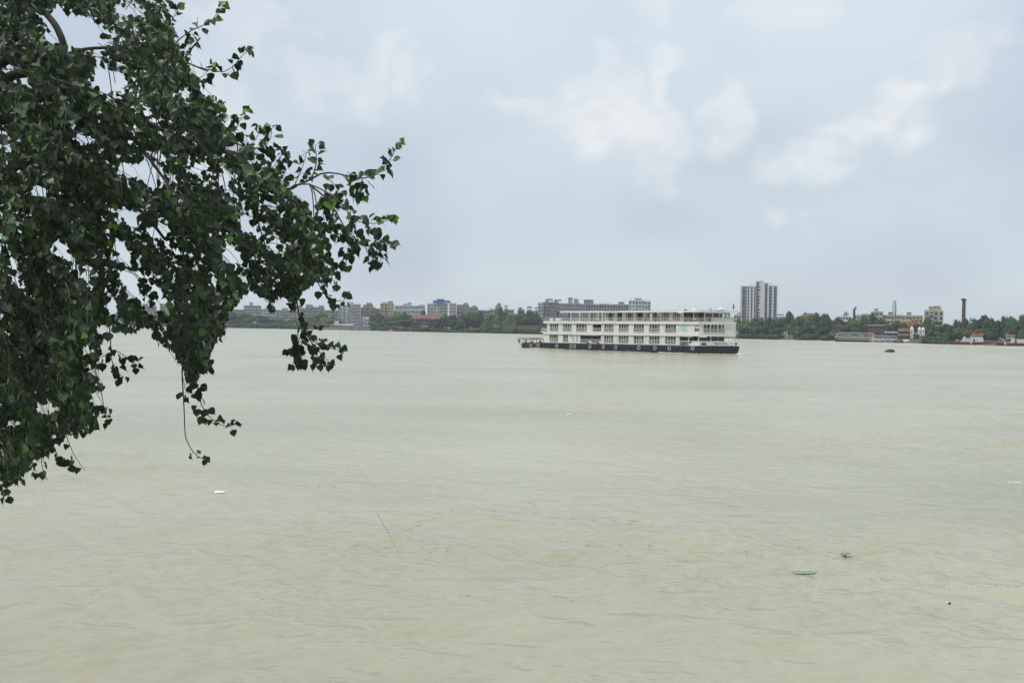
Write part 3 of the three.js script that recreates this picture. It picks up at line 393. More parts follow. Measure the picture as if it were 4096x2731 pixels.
  function cabinWindow(a, b, n, y0, yr, y1) {
    const w = sub('window', ship), W = b - a, fr = [];
    for (let i = 0; i <= n; i++) { const x = a + W * i / n, t = i && i < n ? 0.045 : 0.03; fr.push(box2(x - t, x + t, y0, y1, -0.2, -0.12)); }
    fr.push(box2(a, b, y1 - 0.06, y1, -0.2, -0.12), box2(a - 0.28, b + 0.28, y0 - 0.16, y0 - 0.1, -0.04, 0.05));
    part('frame', fr, M.white, w);
    for (let i = 0; i < n; i++) { const t = R(), p = part('pane', box2(a + W * i / n + 0.045, a + W * (i + 1) / n - 0.045, y0 + 0.01, y1 - 0.06, -0.21, -0.19), t < 0.55 ? M.glass : t < 0.8 ? M.curtain : M.curtainPale, w); p.userData.label = t < 0.55 ? 'dark glass pane' : 'pane with a drawn curtain'; }
    part('balustrade', [lattice(W, yr - y0, 0.33).translate(a, y0, 0.0), box2(a - 0.3, b + 0.3, yr - 0.04, yr + 0.02, -0.03, 0.06)], M.iron, w);
  }
  for (const [a, b, n] of lo) cabinWindow(a, b, n, 1.93, 2.83, 3.84);
  for (const [a, b, n] of upw) cabinWindow(a, b, n, 4.78, 5.66, 6.70);
  for (const [a, b] of arch) {
    const w = sub('arched_window', ship), m = (a + b) / 2;
    for (const [x0, x1] of [[a, m - 0.05], [m + 0.05, b]]) part('pane', near(box2(x0, x1, 4.86, 6.72, -0.24, -0.22)), R() < 0.5 ? M.glass : M.curtain, w);
    part('balustrade', [lattice(b - a, 0.86, 0.27).translate(a, 4.86, 0.0), box2(a - 0.2, b + 0.2, 5.70, 5.76, -0.03, 0.06), box2(a - 0.2, b + 0.2, 4.68, 4.74, -0.04, 0.05)].map(near), M.iron, w);
  }
  for (const [a, b] of [[10.31, 10.99], [11.56, 12.22]]) { const d = part('door', box2(a, b, 1.9, 3.66, -0.2, -0.14), M.teal, ship); part('panel', [box2(a + 0.1, b - 0.1, 2.05, 2.75, -0.14, -0.12), box2(a + 0.1, b - 0.1, 2.85, 3.55, -0.14, -0.12)], M.teal, d); }
  part('vent_grille', [box2(9.6, 10.14, 3.3, 3.78, -0.04, 0.0), ...[0, 1, 2, 3, 4].map((k) => box2(9.63, 10.11, 3.34 + k * 0.09, 3.38 + k * 0.09, 0.0, 0.03))], M.grey, ship);
  // entrance lobby: open recess with rails, gangway gates, inner doors and a torn valance
  {
    const l = sub('entrance_lobby', ship);
    part('floor', box2(12.82, 18.96, 1.72, 1.78, -2.6, -0.05), M.deck, l);
    part('inner_door', [box2(15.3, 16.1, 1.8, 3.5, -2.58, -2.5), box2(16.9, 17.8, 1.8, 3.5, -2.58, -2.5), box2(12.9, 14.2, 2.3, 3.4, -2.58, -2.52)], M.dark, l);
    part('post', [box2(14.95, 15.1, 1.78, 3.86, -0.3, -0.15), box2(16.5, 16.62, 1.78, 3.86, -0.3, -0.15), box2(18.1, 18.2, 1.78, 3.86, -0.3, -0.15)], M.wood, l);
    part('balustrade', [lattice(2.15, 0.95).translate(12.85, 1.83, -0.05), lattice(2.0, 0.95).translate(16.1, 1.83, -0.05)], M.iron, l);
    part('gate', [lattice(0.9, 0.95, 0.3, 0.03, false).translate(15.15, 1.83, -0.05), lattice(0.7, 0.95, 0.3, 0.03, false).translate(18.2, 1.83, -0.05), box2(15.2, 16.0, 1.83, 2.3, -0.2, -0.12), box2(18.25, 18.85, 1.83, 2.3, -0.2, -0.12)], M.white, l);
    part('sagging_awning', [0, 1, 2].map((k) => new THREE.CylinderGeometry(0.2, 0.2, 2.1, 8, 1, false, Math.PI, Math.PI).rotateZ(Math.PI / 2 + (k - 1) * 0.05).translate(13.9 + k * 2.0, 3.88, 0.02)), M.awning, l);
  }
  { const l = sub('balcony', ship); part('balustrade', lattice(2.5, 0.92).translate(16.55, 4.74, -0.05), M.iron, l); part('awning', box2(16.2, 19.4, 6.6, 6.78, 0.0, 0.2), M.awning, l); part('inner_window', box2(16.9, 18.2, 5.2, 6.5, -1.99, -1.95), M.dark, l); part('balcony_floor', box2(16.53, 19.08, 4.68, 4.74, -2.0, -0.05), M.deck, l); }
  { const l = sub('stern_balcony', ship); part('balustrade', [lattice(2.2, 1.05).translate(0.4, 4.5, -0.2), lattice(B - 2, 1.05).rotateY(Math.PI / 2).translate(0.4, 4.5, -1)], M.iron, l); part('lower_rail', [lattice(1.3, 1.0).translate(0.1, 1.72, -0.2), bar([1.05, 1.7, -0.25], [1.05, 3.5, -0.25], 0.06)], M.iron, l); }
  part('wall_panel', box2(41.13, 42.5, 5.17, 6.82, -0.04, 0.0), M.teal, ship);
  { const s = [bar([44.72, 5.98, 0.0], [45.12, 6.52, 0.0], 0.045, 4), bar([45.52, 5.98, 0.0], [45.12, 6.52, 0.0], 0.045, 4)]; part('roof_emblem', s, M.dark, ship); const g = []; for (let k = 0; k < 5; k++) g.push(box2(44.55, 45.65, 5.14 + k * 0.13, 5.2 + k * 0.13, -0.04, 0.0)); for (let k = 0; k < 8; k++) g.push(box2(44.57 + k * 0.15, 44.61 + k * 0.15, 5.14, 5.74, -0.04, 0.01)); part('wall_grille', g, M.shutter, ship); }
  // open fore deck under the upper house
  {
    const l = sub('fore_deck', ship);
    part('inner_wall', [box2(41.0, 44.2, 1.72, 4.1, -B + 1.5, -2.4), near(box2(0.3, 2.9, 1.72, 2.6, -3, -1.3)), near(box2(0.2, 1.6, 2.6, 4.1, -5, -2.6))], M.inner, l);
    part('dark_doorway', [box2(42.0, 42.8, 1.75, 3.6, -2.39, -2.34), box2(43.3, 44.1, 1.75, 3.8, -2.39, -2.34)], M.dark, l);
    part('saloon_front', near(box2(2.6, 6.2, 1.75, 4.1, -2.6, -1.4)), M.glass, l);
    part('post', [box2(40.6, 40.7, 1.72, 4.15, -0.14, -0.02), box2(43.05, 43.16, 1.72, 4.15, -0.14, -0.02), box2(45.5, 45.62, 1.72, 4.15, -0.14, -0.02), ...[2.79, 7.25, 8.05].map((q) => near(box2(q - 0.06, q + 0.06, 1.72, 4.15, -0.14, -0.02))), far(box2(8.0, 8.12, 1.72, 4.15, 0.02, 0.14)), near(box2(4.7, 4.78, 1.72, 4.15, -1.3, -1.2))], M.white, l);
    part('rail', [box2(40.5, BOW, 2.74, 2.8, -0.12, -0.06), near(box2(0, 8.6, 2.78, 2.84, -0.12, -0.06)), ...[1, 3, 5, 7].map((q) => near(box2(q, q + 0.05, 2.3, 2.8, -0.12, -0.07)))], M.white, l);
    part('gate', [lattice(0.7, 0.95).translate(40.55, 1.78, -0.08), lattice(1.25, 0.95, 0.31, 0.035, false).translate(41.3, 1.78, -0.08), lattice(0.5, 0.95).translate(42.55, 1.78, -0.08)], M.iron, l);
    part('side_lamp_box', near(box2(0.05, 1.75, 3.7, 4.02, -0.15, 0.2)), M.white, l);
    part('torn_awning', [0, 1].map((k) => new THREE.CylinderGeometry(0.22, 0.16, 1.7, 8, 1, false, Math.PI, Math.PI).rotateZ(Math.PI / 2 - 0.1).translate(41.6 + k * 1.6, 3.92 - k * 0.05, 0.05)), M.awning, l);
  }
  // sun deck: railing, lounge under a roof on posts, saloon, wheelhouse
  {
    const rail = sub('sun_deck_railing', ship);
    for (let u = 1.6; u < 43; u += 2.755) part('rail_panel', lattice(2.7, 1.05, 0.32, 0.018, u > 8).translate(u, 7.3, 0.02), M.iron, rail);
    for (let q = 0.02; q < 8; q += 2.1) part('rail_panel', near(lattice(2.05, 1.05, 0.32, 0.018, q < 2).translate(q, 7.3, 0.02)), M.iron, rail);
    part('rail_panel', far(lattice(8.3, 1.05, 0.32, 0.018, false).translate(0, 7.3, 0)), M.iron, rail);
    part('rail_panel', lattice(B - 0.4, 1.05, 0.4, 0.018, false).rotateY(Math.PI / 2).translate(1.6, 7.3, -0.2), M.iron, rail);
    part('hand_rail', [box2(1.6, BOW, 8.34, 8.4, -0.02, 0.06), near(box2(0, 8.4, 8.34, 8.4, -0.02, 0.06))], M.wood, rail);
    part('stern_roof', new RoundedBoxGeometry(14, 0.24, B - 0.6, 3, 0.1).translate(13.4, 9.78, -B / 2 + 0.1), M.cream, ship);
    part('saloon_roof', [planSlab(20.2, 8.5, 9.64, 9.88, -0.12), planSlab(22, 7.4, 9.88, 9.98, 1.5)], M.cream, ship);
    part('roof_membrane', planSlab(21, 5.5, 9.9, 10.06, 1.9), M.roofgreen, ship);
    part('valance', [scallops(BOW - 6.5, 0.36, 0.09, 0.16).translate(6.5, 9.58, 0.13), near(scallops(8.5, 0.36, 0.09, 0.16).translate(0, 9.58, 0.13))], M.awning, ship);
    part('roof_post', [9.64, 12.39, 15.19, 17.86, 19.11].flatMap((u) => [box2(u - 0.13, u + 0.13, 7.3, 9.7, -0.6, -0.34), box2(u - 0.13, u + 0.13, 7.3, 9.7, -B + 0.6, -B + 0.86)]).concat([[41.66, 0], [44.22, 0]].map(([u]) => box2(u - 0.05, u + 0.05, 7.3, 9.7, -0.12, -0.02)).concat([near(box2(1.25, 1.35, 7.3, 9.7, -0.12, -0.02))])), M.cream, ship);
    const z = -0.95, s0 = 19.5, s1 = 41.2, y0 = 7.3, holesS = [[20.4, 21.7, 'a'], [23.1, 24.5, 'd'], [26.0, 27.25, 'a'], [28.7, 30.1, 'w'], [31.6, 32.9, 'a'], [33.35, 34.15, 'd'], [35.9, 37.1, 'g'], [38.8, 39.95, 'g']];
    part('saloon_wall', [wall(s1 - s0, 2.4, 0.16, holesS.map(([a, b, k]) => [a - s0, b - s0, k === 'd' ? 0.02 : 0.25, 2.22, k === 'a'])).translate(s0, y0, z - 0.16), box2(s0, s0 + 0.16, y0, y0 + 2.4, -B + 1, z - 0.16), box2(s0, s1, y0, y0 + 2.4, -B + 0.9, -B + 1.05)].slice(0, 2), M.cream, ship);
    part('saloon_wall', wall(s1 - s0, 2.4, 0.16, [[29.2 - s0 - 1.5, 30.1 - s0, 0.5, 2.1], [32.4 - s0 - 2, 32.6 - s0, 0.5, 2.1], [21 - s0 - 1.2, 21.2 - s0, 0.6, 2.0]]).translate(s0, y0, -B + 0.9), M.cream, ship);
    for (const [a, b, k] of holesS) {
      if (k === 'd') { part('door', box2(a, b, y0 + 0.02, y0 + 2.22, z - 0.2, z - 0.12), M.dark, ship); continue; }
      const w = sub(k === 'a' ? 'arched_window' : 'window', ship);
      if (k === 'g') part('frame', [box2(a, b, 8.55, 8.6, z - 0.1, z - 0.04), box2(a, b, 9.1, 9.15, z - 0.1, z - 0.04), box2((a + b) / 2 - 0.03, (a + b) / 2 + 0.03, 7.55, 9.5, z - 0.1, z - 0.04)], M.white, w);
      if (k === 'g' || (k === 'a' && a > 25 && a < 28)) part('pane', box2(a, b, 7.55, 9.52, z - 0.14, z - 0.12), M.glass, w);
      part('shutter', [box2(a - 0.36, a - 0.12, 7.6, 9.45, z, z + 0.05), box2(b + 0.12, b + 0.36, 7.6, 9.45, z, z + 0.05)], M.shutter, w);
      if (k === 'a') part('drape', [box2(a, a + 0.28, 7.55, 9.3, z - 0.22, z - 0.18), box2(b - 0.28, b, 7.55, 9.3, z - 0.22, z - 0.18)], M.shutter, w);
    }
    part('saloon_interior', [box2(23, 26, 7.32, 9.5, -6, -5.8), box2(34, 41, 7.32, 9.5, -6, -5.8)], M.inner, ship);
    part('fore_lounge_wall', [box2(41.2, 41.36, 7.3, 9.65, -B + 0.9, -2.2), box2(41.36, 47.4, 7.3, 9.65, -3.4, -3.2)], M.inner, ship);
    part('lounge_opening', [box2(42.0, 43.0, 7.4, 9.3, -3.2, -3.14), box2(44.0, 45.3, 7.9, 9.2, -3.2, -3.14), box2(45.9, 46.8, 7.4, 9.2, -3.2, -3.14)], M.dark, ship);
    part('air_unit', new RoundedBoxGeometry(1.25, 0.42, 0.5, 2, 0.05).translate(41.1, 9.55, 0.25), M.white, ship);
    // wheelhouse with raked windows
    const wh = sub('wheelhouse', ship);
    const whPlan = (y0, y1) => new THREE.ExtrudeGeometry(new THREE.Shape([[bowU(1.3, 0.95), bowV(1.3, 0.95)], [bowU(7.0, 0.95), bowV(7.0, 0.95)], [bowU(7.0, 0.95), -B - bowV(7.0, 0.95)], [bowU(1.3, 0.95), -B - bowV(1.3, 0.95)]].map(([x, y]) => new THREE.Vector2(x, y))), { depth: y1 - y0, bevelEnabled: false }).rotateX(Math.PI / 2).translate(0, y1, 0);
    part('wheelhouse_wall', [whPlan(7.3, 8.45), whPlan(9.28, 9.64)], M.cream, wh);
    for (const u of [1.3, 3.25, 4.75, 5.5, 6.2, 6.9]) { const sh = new THREE.Shape([[u - 0.12, 8.43], [u + 0.12, 8.43], [u + 0.36, 9.32], [u + 0.1, 9.32]].map(([x, y]) => new THREE.Vector2(x, y))), e = () => new THREE.ExtrudeGeometry(sh, { depth: 0.1, bevelEnabled: false }); part('mullion', near(e().translate(0, 0, -1.06)), M.cream, wh); part('mullion', far(e().translate(0, 0, 0.96)), M.cream, wh); }
    part('pane', [near(box2(1.35, 3.25, 8.45, 9.3, -1.03, -1.01)), near(box2(3.4, 4.8, 8.45, 9.3, -1.03, -1.01))], M.glass, wh);
    part('console', box2(bowU(3.4, 1.5), bowU(4.6, 1.5), 8.3, 9.2, -B / 2 - 1.2, -B / 2 + 1.0), M.dark, wh);
    part('front_screen', [near(box2(2.9, 8.2, 7.32, 8.28, -0.5, -0.42)), far(box2(2.9, 8.2, 7.32, 8.28, 0.42, 0.5))], M.cream, ship);
    part('loudhailer_vent', [cyl(0.02, 0.02, 1.6, bowU(7.6, 0.6), 9.8, bowV(7.6, 0.6)), cyl(0.05, 0.05, 0.5, bowU(5.6, 0.9), 9.86, bowV(5.6, 0.9))], M.iron, ship);
    // deck marks: three-armed white emblem on the railing
    for (const u of [17.7, 44.6]) part('railing_emblem', [bar([u, 8.0, 0.08], [u, 8.36, 0.08], 0.05, 5), bar([u, 8.0, 0.08], [u - 0.38, 7.78, 0.08], 0.05, 5), bar([u, 8.0, 0.08], [u + 0.38, 7.78, 0.08], 0.05, 5)], M.white, ship);
    part('sea_boat_cover', [new RoundedBoxGeometry(1.6, 0.62, 1.1, 3, 0.25).translate(3.5, 7.62, -0.8), new RoundedBoxGeometry(1.7, 0.66, 1.1, 3, 0.25).translate(5.5, 7.64, -0.8)], M.white, ship);
  }
  // roof gear
  part('roof_ladder', [bar([34.6, 9.9, -2], [34.7, 10.75, -2], 0.03), bar([35.1, 9.9, -2], [35.2, 10.8, -2], 0.03), new THREE.TorusGeometry(0.22, 0.03, 5, 12).translate(34.85, 10.5, -2), bar([34.6, 10.3, -2], [35.2, 10.3, -2], 0.025)], M.white, ship);
  part('roof_ladder', [bar([37.8, 9.9, -2], [37.85, 10.75, -2], 0.03), bar([38.1, 9.9, -2], [38.15, 10.75, -2], 0.03), bar([37.8, 10.4, -2], [38.1, 10.4, -2], 0.03), bar([37.8, 10.7, -2], [38.1, 10.7, -2], 0.05)], M.white, ship);
  part('roof_locker', new RoundedBoxGeometry(0.5, 0.3, 0.5, 2, 0.05).translate(41.2, 10.12, -2), M.dark, ship);
  part('radar_dome', [cyl(0.3, 0.3, 0.12, 43.3, 10.0, -2.2), new THREE.SphereGeometry(0.5, 16, 8, 0, 6.3, 0, 1.57).scale(1, 0.55, 1).translate(43.3, 10.12, -2.2), cyl(0.5, 0.5, 0.06, 43.3, 10.06, -2.2, 16)], M.white, ship);
  part('search_light', [bar([47.5, 9.9, -2.4], [47.5, 10.3, -2.4], 0.05), new THREE.CylinderGeometry(0.16, 0.2, 0.36, 10).rotateZ(1.2).translate(47.5, 10.4, -2.4), new THREE.CylinderGeometry(0.13, 0.16, 0.3, 10).rotateZ(1.4).translate(47.3, 10.15, -2.4)], M.grey, ship);
  part('radar_mast', [bar([48.9, 9.9, -3.6], [48.9, 10.9, -3.6], 0.03), new THREE.SphereGeometry(0.36, 12, 8).translate(49.4, 10.3, -3.6), bar([49.0, 10.4, -3.6], [50.0, 10.7, -3.6], 0.09), box2(47.7, 48.7, 9.95, 10.1, -4.2, -3.4), new THREE.TorusGeometry(0.2, 0.06, 6, 10).translate(49.9, 10.5, -3.6)], M.white, ship);
  part('whip_antenna', [bar([50.6, 9.8, -4.4], [50.6, 11.0, -4.4], 0.015), bar([50.3, 10.7, -4.4], [50.9, 10.7, -4.4], 0.012)], M.iron, ship);

  // things carried by the boat or hung on it
  const tyre0 = (() => { const g = new THREE.Group(); part('tread', new THREE.TorusGeometry(0.37, 0.15, 8, 24), M.rubber, g); part('painted_face', new THREE.TorusGeometry(0.39, 0.07, 6, 24).scale(1, 1, 0.5).translate(0, 0, 0.13), M.ring, g); return g; })();
  const spots = [['hanging at the stern corner', -0.05, 0.85], ['second from the stern', 5.9, 0.85], ['left one of the close pair', 10.2, 0.85], ['right one of the close pair', 11.35, 0.85], ['below the entrance lobby', 15.95, 0.9], ['sixth from the stern', 19.9, 0.9], ['seventh from the stern, amidships', 23.5, 0.88], ['fourth from the bow', 29.95, 0.88], ['third from the bow', 34.35, 0.88], ['second from the bow', 38.2, 0.9], ['nearest the bow, below the white bulwark', 44.25, 1.08]];
  for (const [where, u, h] of spots) { const t = tyre0.clone(); t.name = numbered('tyre_fender'); aboard(t, u, h, 0.17); scene.add(t); tag(t, 'white-faced black tyre on the navy hull, ' + where, 'tyre', 'tyre fenders on the cruise boat'); }
  for (const [where, u, h, tilt] of [['at the stern corner', 0.4, 1.75, 0.5], ['under the left gangway gate', 15.2, 1.6, 0.25], ['under the right gangway gate', 18.2, 1.6, 0.3], ['under the fore deck gate', 41.3, 1.5, 0.45]]) {
    const g = []; for (let k = 0; k < 9; k++) { const y = -0.1 + 0.05 * k; g.push(new THREE.TorusGeometry(0.42 - 0.03 * Math.abs(k - 3), 0.045, 5, 14).scale(1, 0.42, 1).rotateX(0.3 * (k % 3 - 1)).translate((k % 4) * 0.06, y, (k % 2) * 0.07)); } g.push(bar([0.2, 0.1, 0.1], [0.62, 0.5, 0.02], 0.07, 6, 0.03));
    const o = solo('rope_fender', g, M.rope, 'olive coiled rope bundle hung ' + where + ' of the cruise boat', 'rope', 'rope bundles on the cruise boat'); aboard(o, u, h, 0.22); o.rotation.z += tilt * 0.5;
  }
  for (const [where, u] of [['nearest the stern', 5.2], ['second from the stern', 8.3], ['third from the stern', 14.2]]) {
    const t = thing('furled_parasol', 'dark maroon furled parasol on the sun deck, ' + where, 'parasol', [0, 0, 0], 0, 'furled parasols on the sun deck'); aboard(t, u, 7.3, u < 6 ? -1.0 : -1.8);
    part('pole', [bar([0, 0, 0], [0, 2.4, 0], 0.03)], M.wood, t); part('base', cyl(0.25, 0.22, 0.08), M.grey, t);
    part('furled_cloth', new THREE.LatheGeometry([[0.05, 0.75], [0.16, 0.95], [0.14, 1.3], [0.2, 1.5], [0.13, 1.65], [0.2, 1.95], [0.17, 2.25], [0.03, 2.5]].map(([x, y]) => new THREE.Vector2(x, y)), 9), M.maroon, t);
  }
  function potted(name, label, u, h, v, s, kind) {
    const t = thing(name, label, 'plant', [0, 0, 0], 0, 'planters on the sun deck'); aboard(t, u, h, v); const Rr = rng(Math.round(u * 100));
    part('pot', cyl(0.14 * s, 0.2 * s, 0.34 * s), M.brown, t); const g = [];
    for (let k = 0; k < 26; k++) { const a = Rr() * 6.28, e = 0.4 + Rr() * 1.0, l = (kind ? 0.9 : 0.55) * s * (0.6 + 0.6 * Rr()), p = new THREE.PlaneGeometry(0.13 * s, l).translate(0, l / 2, 0).rotateX(1.35 - e).rotateY(a).translate(0, (0.3 + 0.25 * Rr()) * s, 0); g.push(p); }
    part('foliage', g, new THREE.MeshStandardMaterial({ color: C(0.06, 0.14, 0.035), roughness: 0.7, side: THREE.DoubleSide }), t);
  }
  potted('potted_plant', 'bushy green planter beside the first white cover on the sun deck', 2.75, 7.3, -0.35, 1.0, 0); potted('potted_plant', 'bushy green planter between the two white covers on the sun deck', 4.5, 7.3, -0.35, 1.0, 0);
  potted('potted_palm', 'small potted palm by the saloon wall, left of the double arch', 31.3, 7.3, -0.5, 0.75, 1); potted('potted_palm', 'taller potted palm by the saloon wall, right of the dark door', 34.8, 7.3, -0.5, 1.0, 1);
  { const t = thing('bow_flag', 'small furled flag on a staff above the wheelhouse roof', 'flag'); aboard(t, bowU(8.0, 0.3), 9.8, bowV(8.0, 0.3)); part('staff', bar([0, 0, 0], [0.05, 2.3, 0], 0.02), M.iron, t); part('cloth', new THREE.LatheGeometry([[0.02, 0.5], [0.16, 0.65], [0.2, 1.1], [0.13, 1.6], [0.03, 1.95]].map(([x, y]) => new THREE.Vector2(x, y)), 7).translate(0.02, 0, 0), std(C(0.16, 0.09, 0.07), 0.9), t); }
}

// people: one continuous body from tapered bones, meshed as a field
function person(name, label, joints, bones, skinTop, mats, place, group) {
  const res = 44, mc = new MarchingCubes(res, new THREE.MeshBasicMaterial(), false, false, 60000), half = 1.0; mc.isolation = 0;
  const J = (k) => joints[k];
  for (let z = 0; z < res; z++) for (let y = 0; y < res; y++) for (let x = 0; x < res; x++) {
    const p = [(x / res * 2 - 1) * half, (y / res * 2 - 1) * half + 0.9, (z / res * 2 - 1) * half]; let d = 9;
    for (const [a, b] of bones) { const A = J(a), Bq = J(b), ab = [Bq[0] - A[0], Bq[1] - A[1], Bq[2] - A[2]], ap = [p[0] - A[0], p[1] - A[1], p[2] - A[2]], l2 = ab[0] ** 2 + ab[1] ** 2 + ab[2] ** 2 || 1e-6, t = clamp((ap[0] * ab[0] + ap[1] * ab[1] + ap[2] * ab[2]) / l2, 0, 1), q = Math.hypot(ap[0] - ab[0] * t, ap[1] - ab[1] * t, ap[2] - ab[2] * t) - mix(A[3], Bq[3], t); const k = 0.035, h = clamp(0.5 + 0.5 * (d - q) / k, 0, 1); d = mix(d, q, h) - k * h * (1 - h); }
    mc.setCell(x, y, z, -d);
  }
  mc.update();
  const n = mc.count, pos = mc.positionArray.slice(0, n * 3), nor = mc.normalArray.slice(0, n * 3), col = new Float32Array(n * 3);
  for (let i = 0; i < n; i++) { const y = pos[i * 3 + 1] * half + 0.9; pos[i * 3] *= half; pos[i * 3 + 1] = y; pos[i * 3 + 2] *= half; const c = y > skinTop[0] ? (y > skinTop[1] ? mats[3] : mats[2]) : y > skinTop[2] ? mats[1] : mats[0]; col.set(c, i * 3); }
  const g = new THREE.BufferGeometry(); g.setAttribute('position', new THREE.BufferAttribute(pos, 3)); g.setAttribute('normal', new THREE.BufferAttribute(nor, 3)); g.setAttribute('color', new THREE.BufferAttribute(col, 3));
  const o = solo(name, g, new THREE.MeshStandardMaterial({ roughness: 0.85, vertexColors: true }), label, 'person', group); place(o); return o;
}
const bonesP = [['pelvis', 'chest'], ['chest', 'neck'], ['neck', 'head'], ['head', 'crown'], ['chest', 'shL'], ['chest', 'shR'], ['shL', 'elL'], ['elL', 'haL'], ['shR', 'elR'], ['elR', 'haR'], ['pelvis', 'hipL'], ['pelvis', 'hipR'], ['hipL', 'knL'], ['knL', 'anL'], ['anL', 'toL'], ['hipR', 'knR'], ['knR', 'anR'], ['anR', 'toR']];
const standing = { pelvis: [0, 0.95, 0, 0.14], chest: [0, 1.28, 0.03, 0.15], neck: [0, 1.46, 0.04, 0.06], head: [0, 1.56, 0.06, 0.09], crown: [0, 1.63, 0.06, 0.1], shL: [-0.18, 1.4, 0.03, 0.07], elL: [-0.24, 1.16, 0.12, 0.05], haL: [-0.16, 1.06, 0.34, 0.045], shR: [0.18, 1.4, 0.03, 0.07], elR: [0.24, 1.16, 0.12, 0.05], haR: [0.16, 1.06, 0.34, 0.045], hipL: [-0.09, 0.9, 0, 0.11], knL: [-0.1, 0.5, 0.02, 0.075], anL: [-0.1, 0.1, 0, 0.055], toL: [-0.11, 0.05, 0.14, 0.045], hipR: [0.09, 0.9, 0, 0.11], knR: [0.1, 0.5, 0.02, 0.075], anR: [0.1, 0.1, 0, 0.055], toR: [0.11, 0.05, 0.14, 0.045] };
const seated = { ...standing, pelvis: [0, 0.5, 0, 0.15], chest: [0, 0.84, 0.03, 0.15], neck: [0, 1.02, 0.05, 0.06], head: [0, 1.12, 0.07, 0.09], crown: [0, 1.19, 0.07, 0.1], shL: [-0.18, 0.96, 0.03, 0.07], elL: [-0.22, 0.72, 0.1, 0.05], haL: [-0.12, 0.62, 0.34, 0.045], shR: [0.18, 0.96, 0.03, 0.07], elR: [0.22, 0.72, 0.1, 0.05], haR: [0.12, 0.62, 0.34, 0.045], hipL: [-0.1, 0.48, 0.02, 0.11], knL: [-0.12, 0.48, 0.42, 0.075], anL: [-0.12, 0.1, 0.42, 0.055], toL: [-0.12, 0.05, 0.56, 0.045], hipR: [0.1, 0.48, 0.02, 0.11], knR: [0.12, 0.48, 0.42, 0.075], anR: [0.12, 0.1, 0.42, 0.055], toR: [0.12, 0.05, 0.56, 0.045] };
const skin = [0.20, 0.11, 0.07], hair = [0.012, 0.01, 0.01];
person('person', 'person in a blue shirt leaning on the sun deck rail by the wheelhouse', standing, bonesP, [1.45, 1.62, 0.95], [[0.05, 0.05, 0.06], [0.10, 0.19, 0.38], skin, hair], (o) => aboard(o, 47.0, 7.3, -1.35), 'people on the cruise boat');
person('person', 'person in a reddish patterned top leaning on the sun deck rail by the wheelhouse', standing, bonesP, [1.45, 1.62, 0.95], [[0.08, 0.06, 0.06], [0.30, 0.11, 0.10], skin, hair], (o) => { aboard(o, 47.5, 7.3, -1.7); o.scale.setScalar(0.95); }, 'people on the cruise boat');
person('person', 'dark clothed person standing among the lounge posts on the sun deck', standing, bonesP, [1.45, 1.6, 0.95], [[0.02, 0.02, 0.025], [0.03, 0.03, 0.035], skin, hair], (o) => { aboard(o, 15.6, 7.3, -1.2); o.scale.setScalar(0.95); }, 'people on the cruise boat');

// foam at the bow, along the side and at the stern: broken lumps of white water
{
  const R = rng(17), g = [], mat = std(C(0.66, 0.66, 0.60), 0.8);
  const foam = (u0, u1, v0, v1, n, s) => { for (let k = 0; k < n; k++) { const u = mix(u0, u1, R()), v = mix(v0, v1, R() * R()), p = shipPoint(u, 0, v), q = s * (0.5 + R()); const f = new THREE.IcosahedronGeometry(q, 1), a = f.attributes.position; for (let i = 0; i < a.count; i++) { const w = 0.7 + 0.6 * vnoise(a.getX(i) * 9 + k, a.getY(i) * 9, a.getZ(i) * 9); a.setXYZ(i, a.getX(i) * w * (1.6 + R() * 0.2), a.getY(i) * w * 0.35, a.getZ(i) * w); } f.computeVertexNormals(); g.push(f.rotateY(SHIP.turn + (R() - 0.5) * 0.5).translate(p.x, 0.02 + 0.06 * R(), p.z)); } };
  foam(52.6, 54.6, -5.6, -3.6, 70, 0.2); for (let q = 0; q < 8; q++) foam(46 + q * 0.82, 46.8 + q * 0.82, -0.57 * q - 0.1, -0.57 * q + 0.35, 10, 0.13); foam(35.5, 42, 0.15, 0.8, 60, 0.14); foam(-0.5, 4.5, 0.1, 0.7, 60, 0.13); foam(-4, 0, -3, 0.3, 50, 0.14); foam(6, 33, 0.12, 0.5, 130, 0.08); foam(36, 46, 0.15, 0.9, 60, 0.11); foam(0, 8, 0.15, 1.4, 80, 0.12);
  solo('wake_foam', g, mat, 'broken white foam along the waterline of the cruise boat', 'foam', null, 'stuff');
}

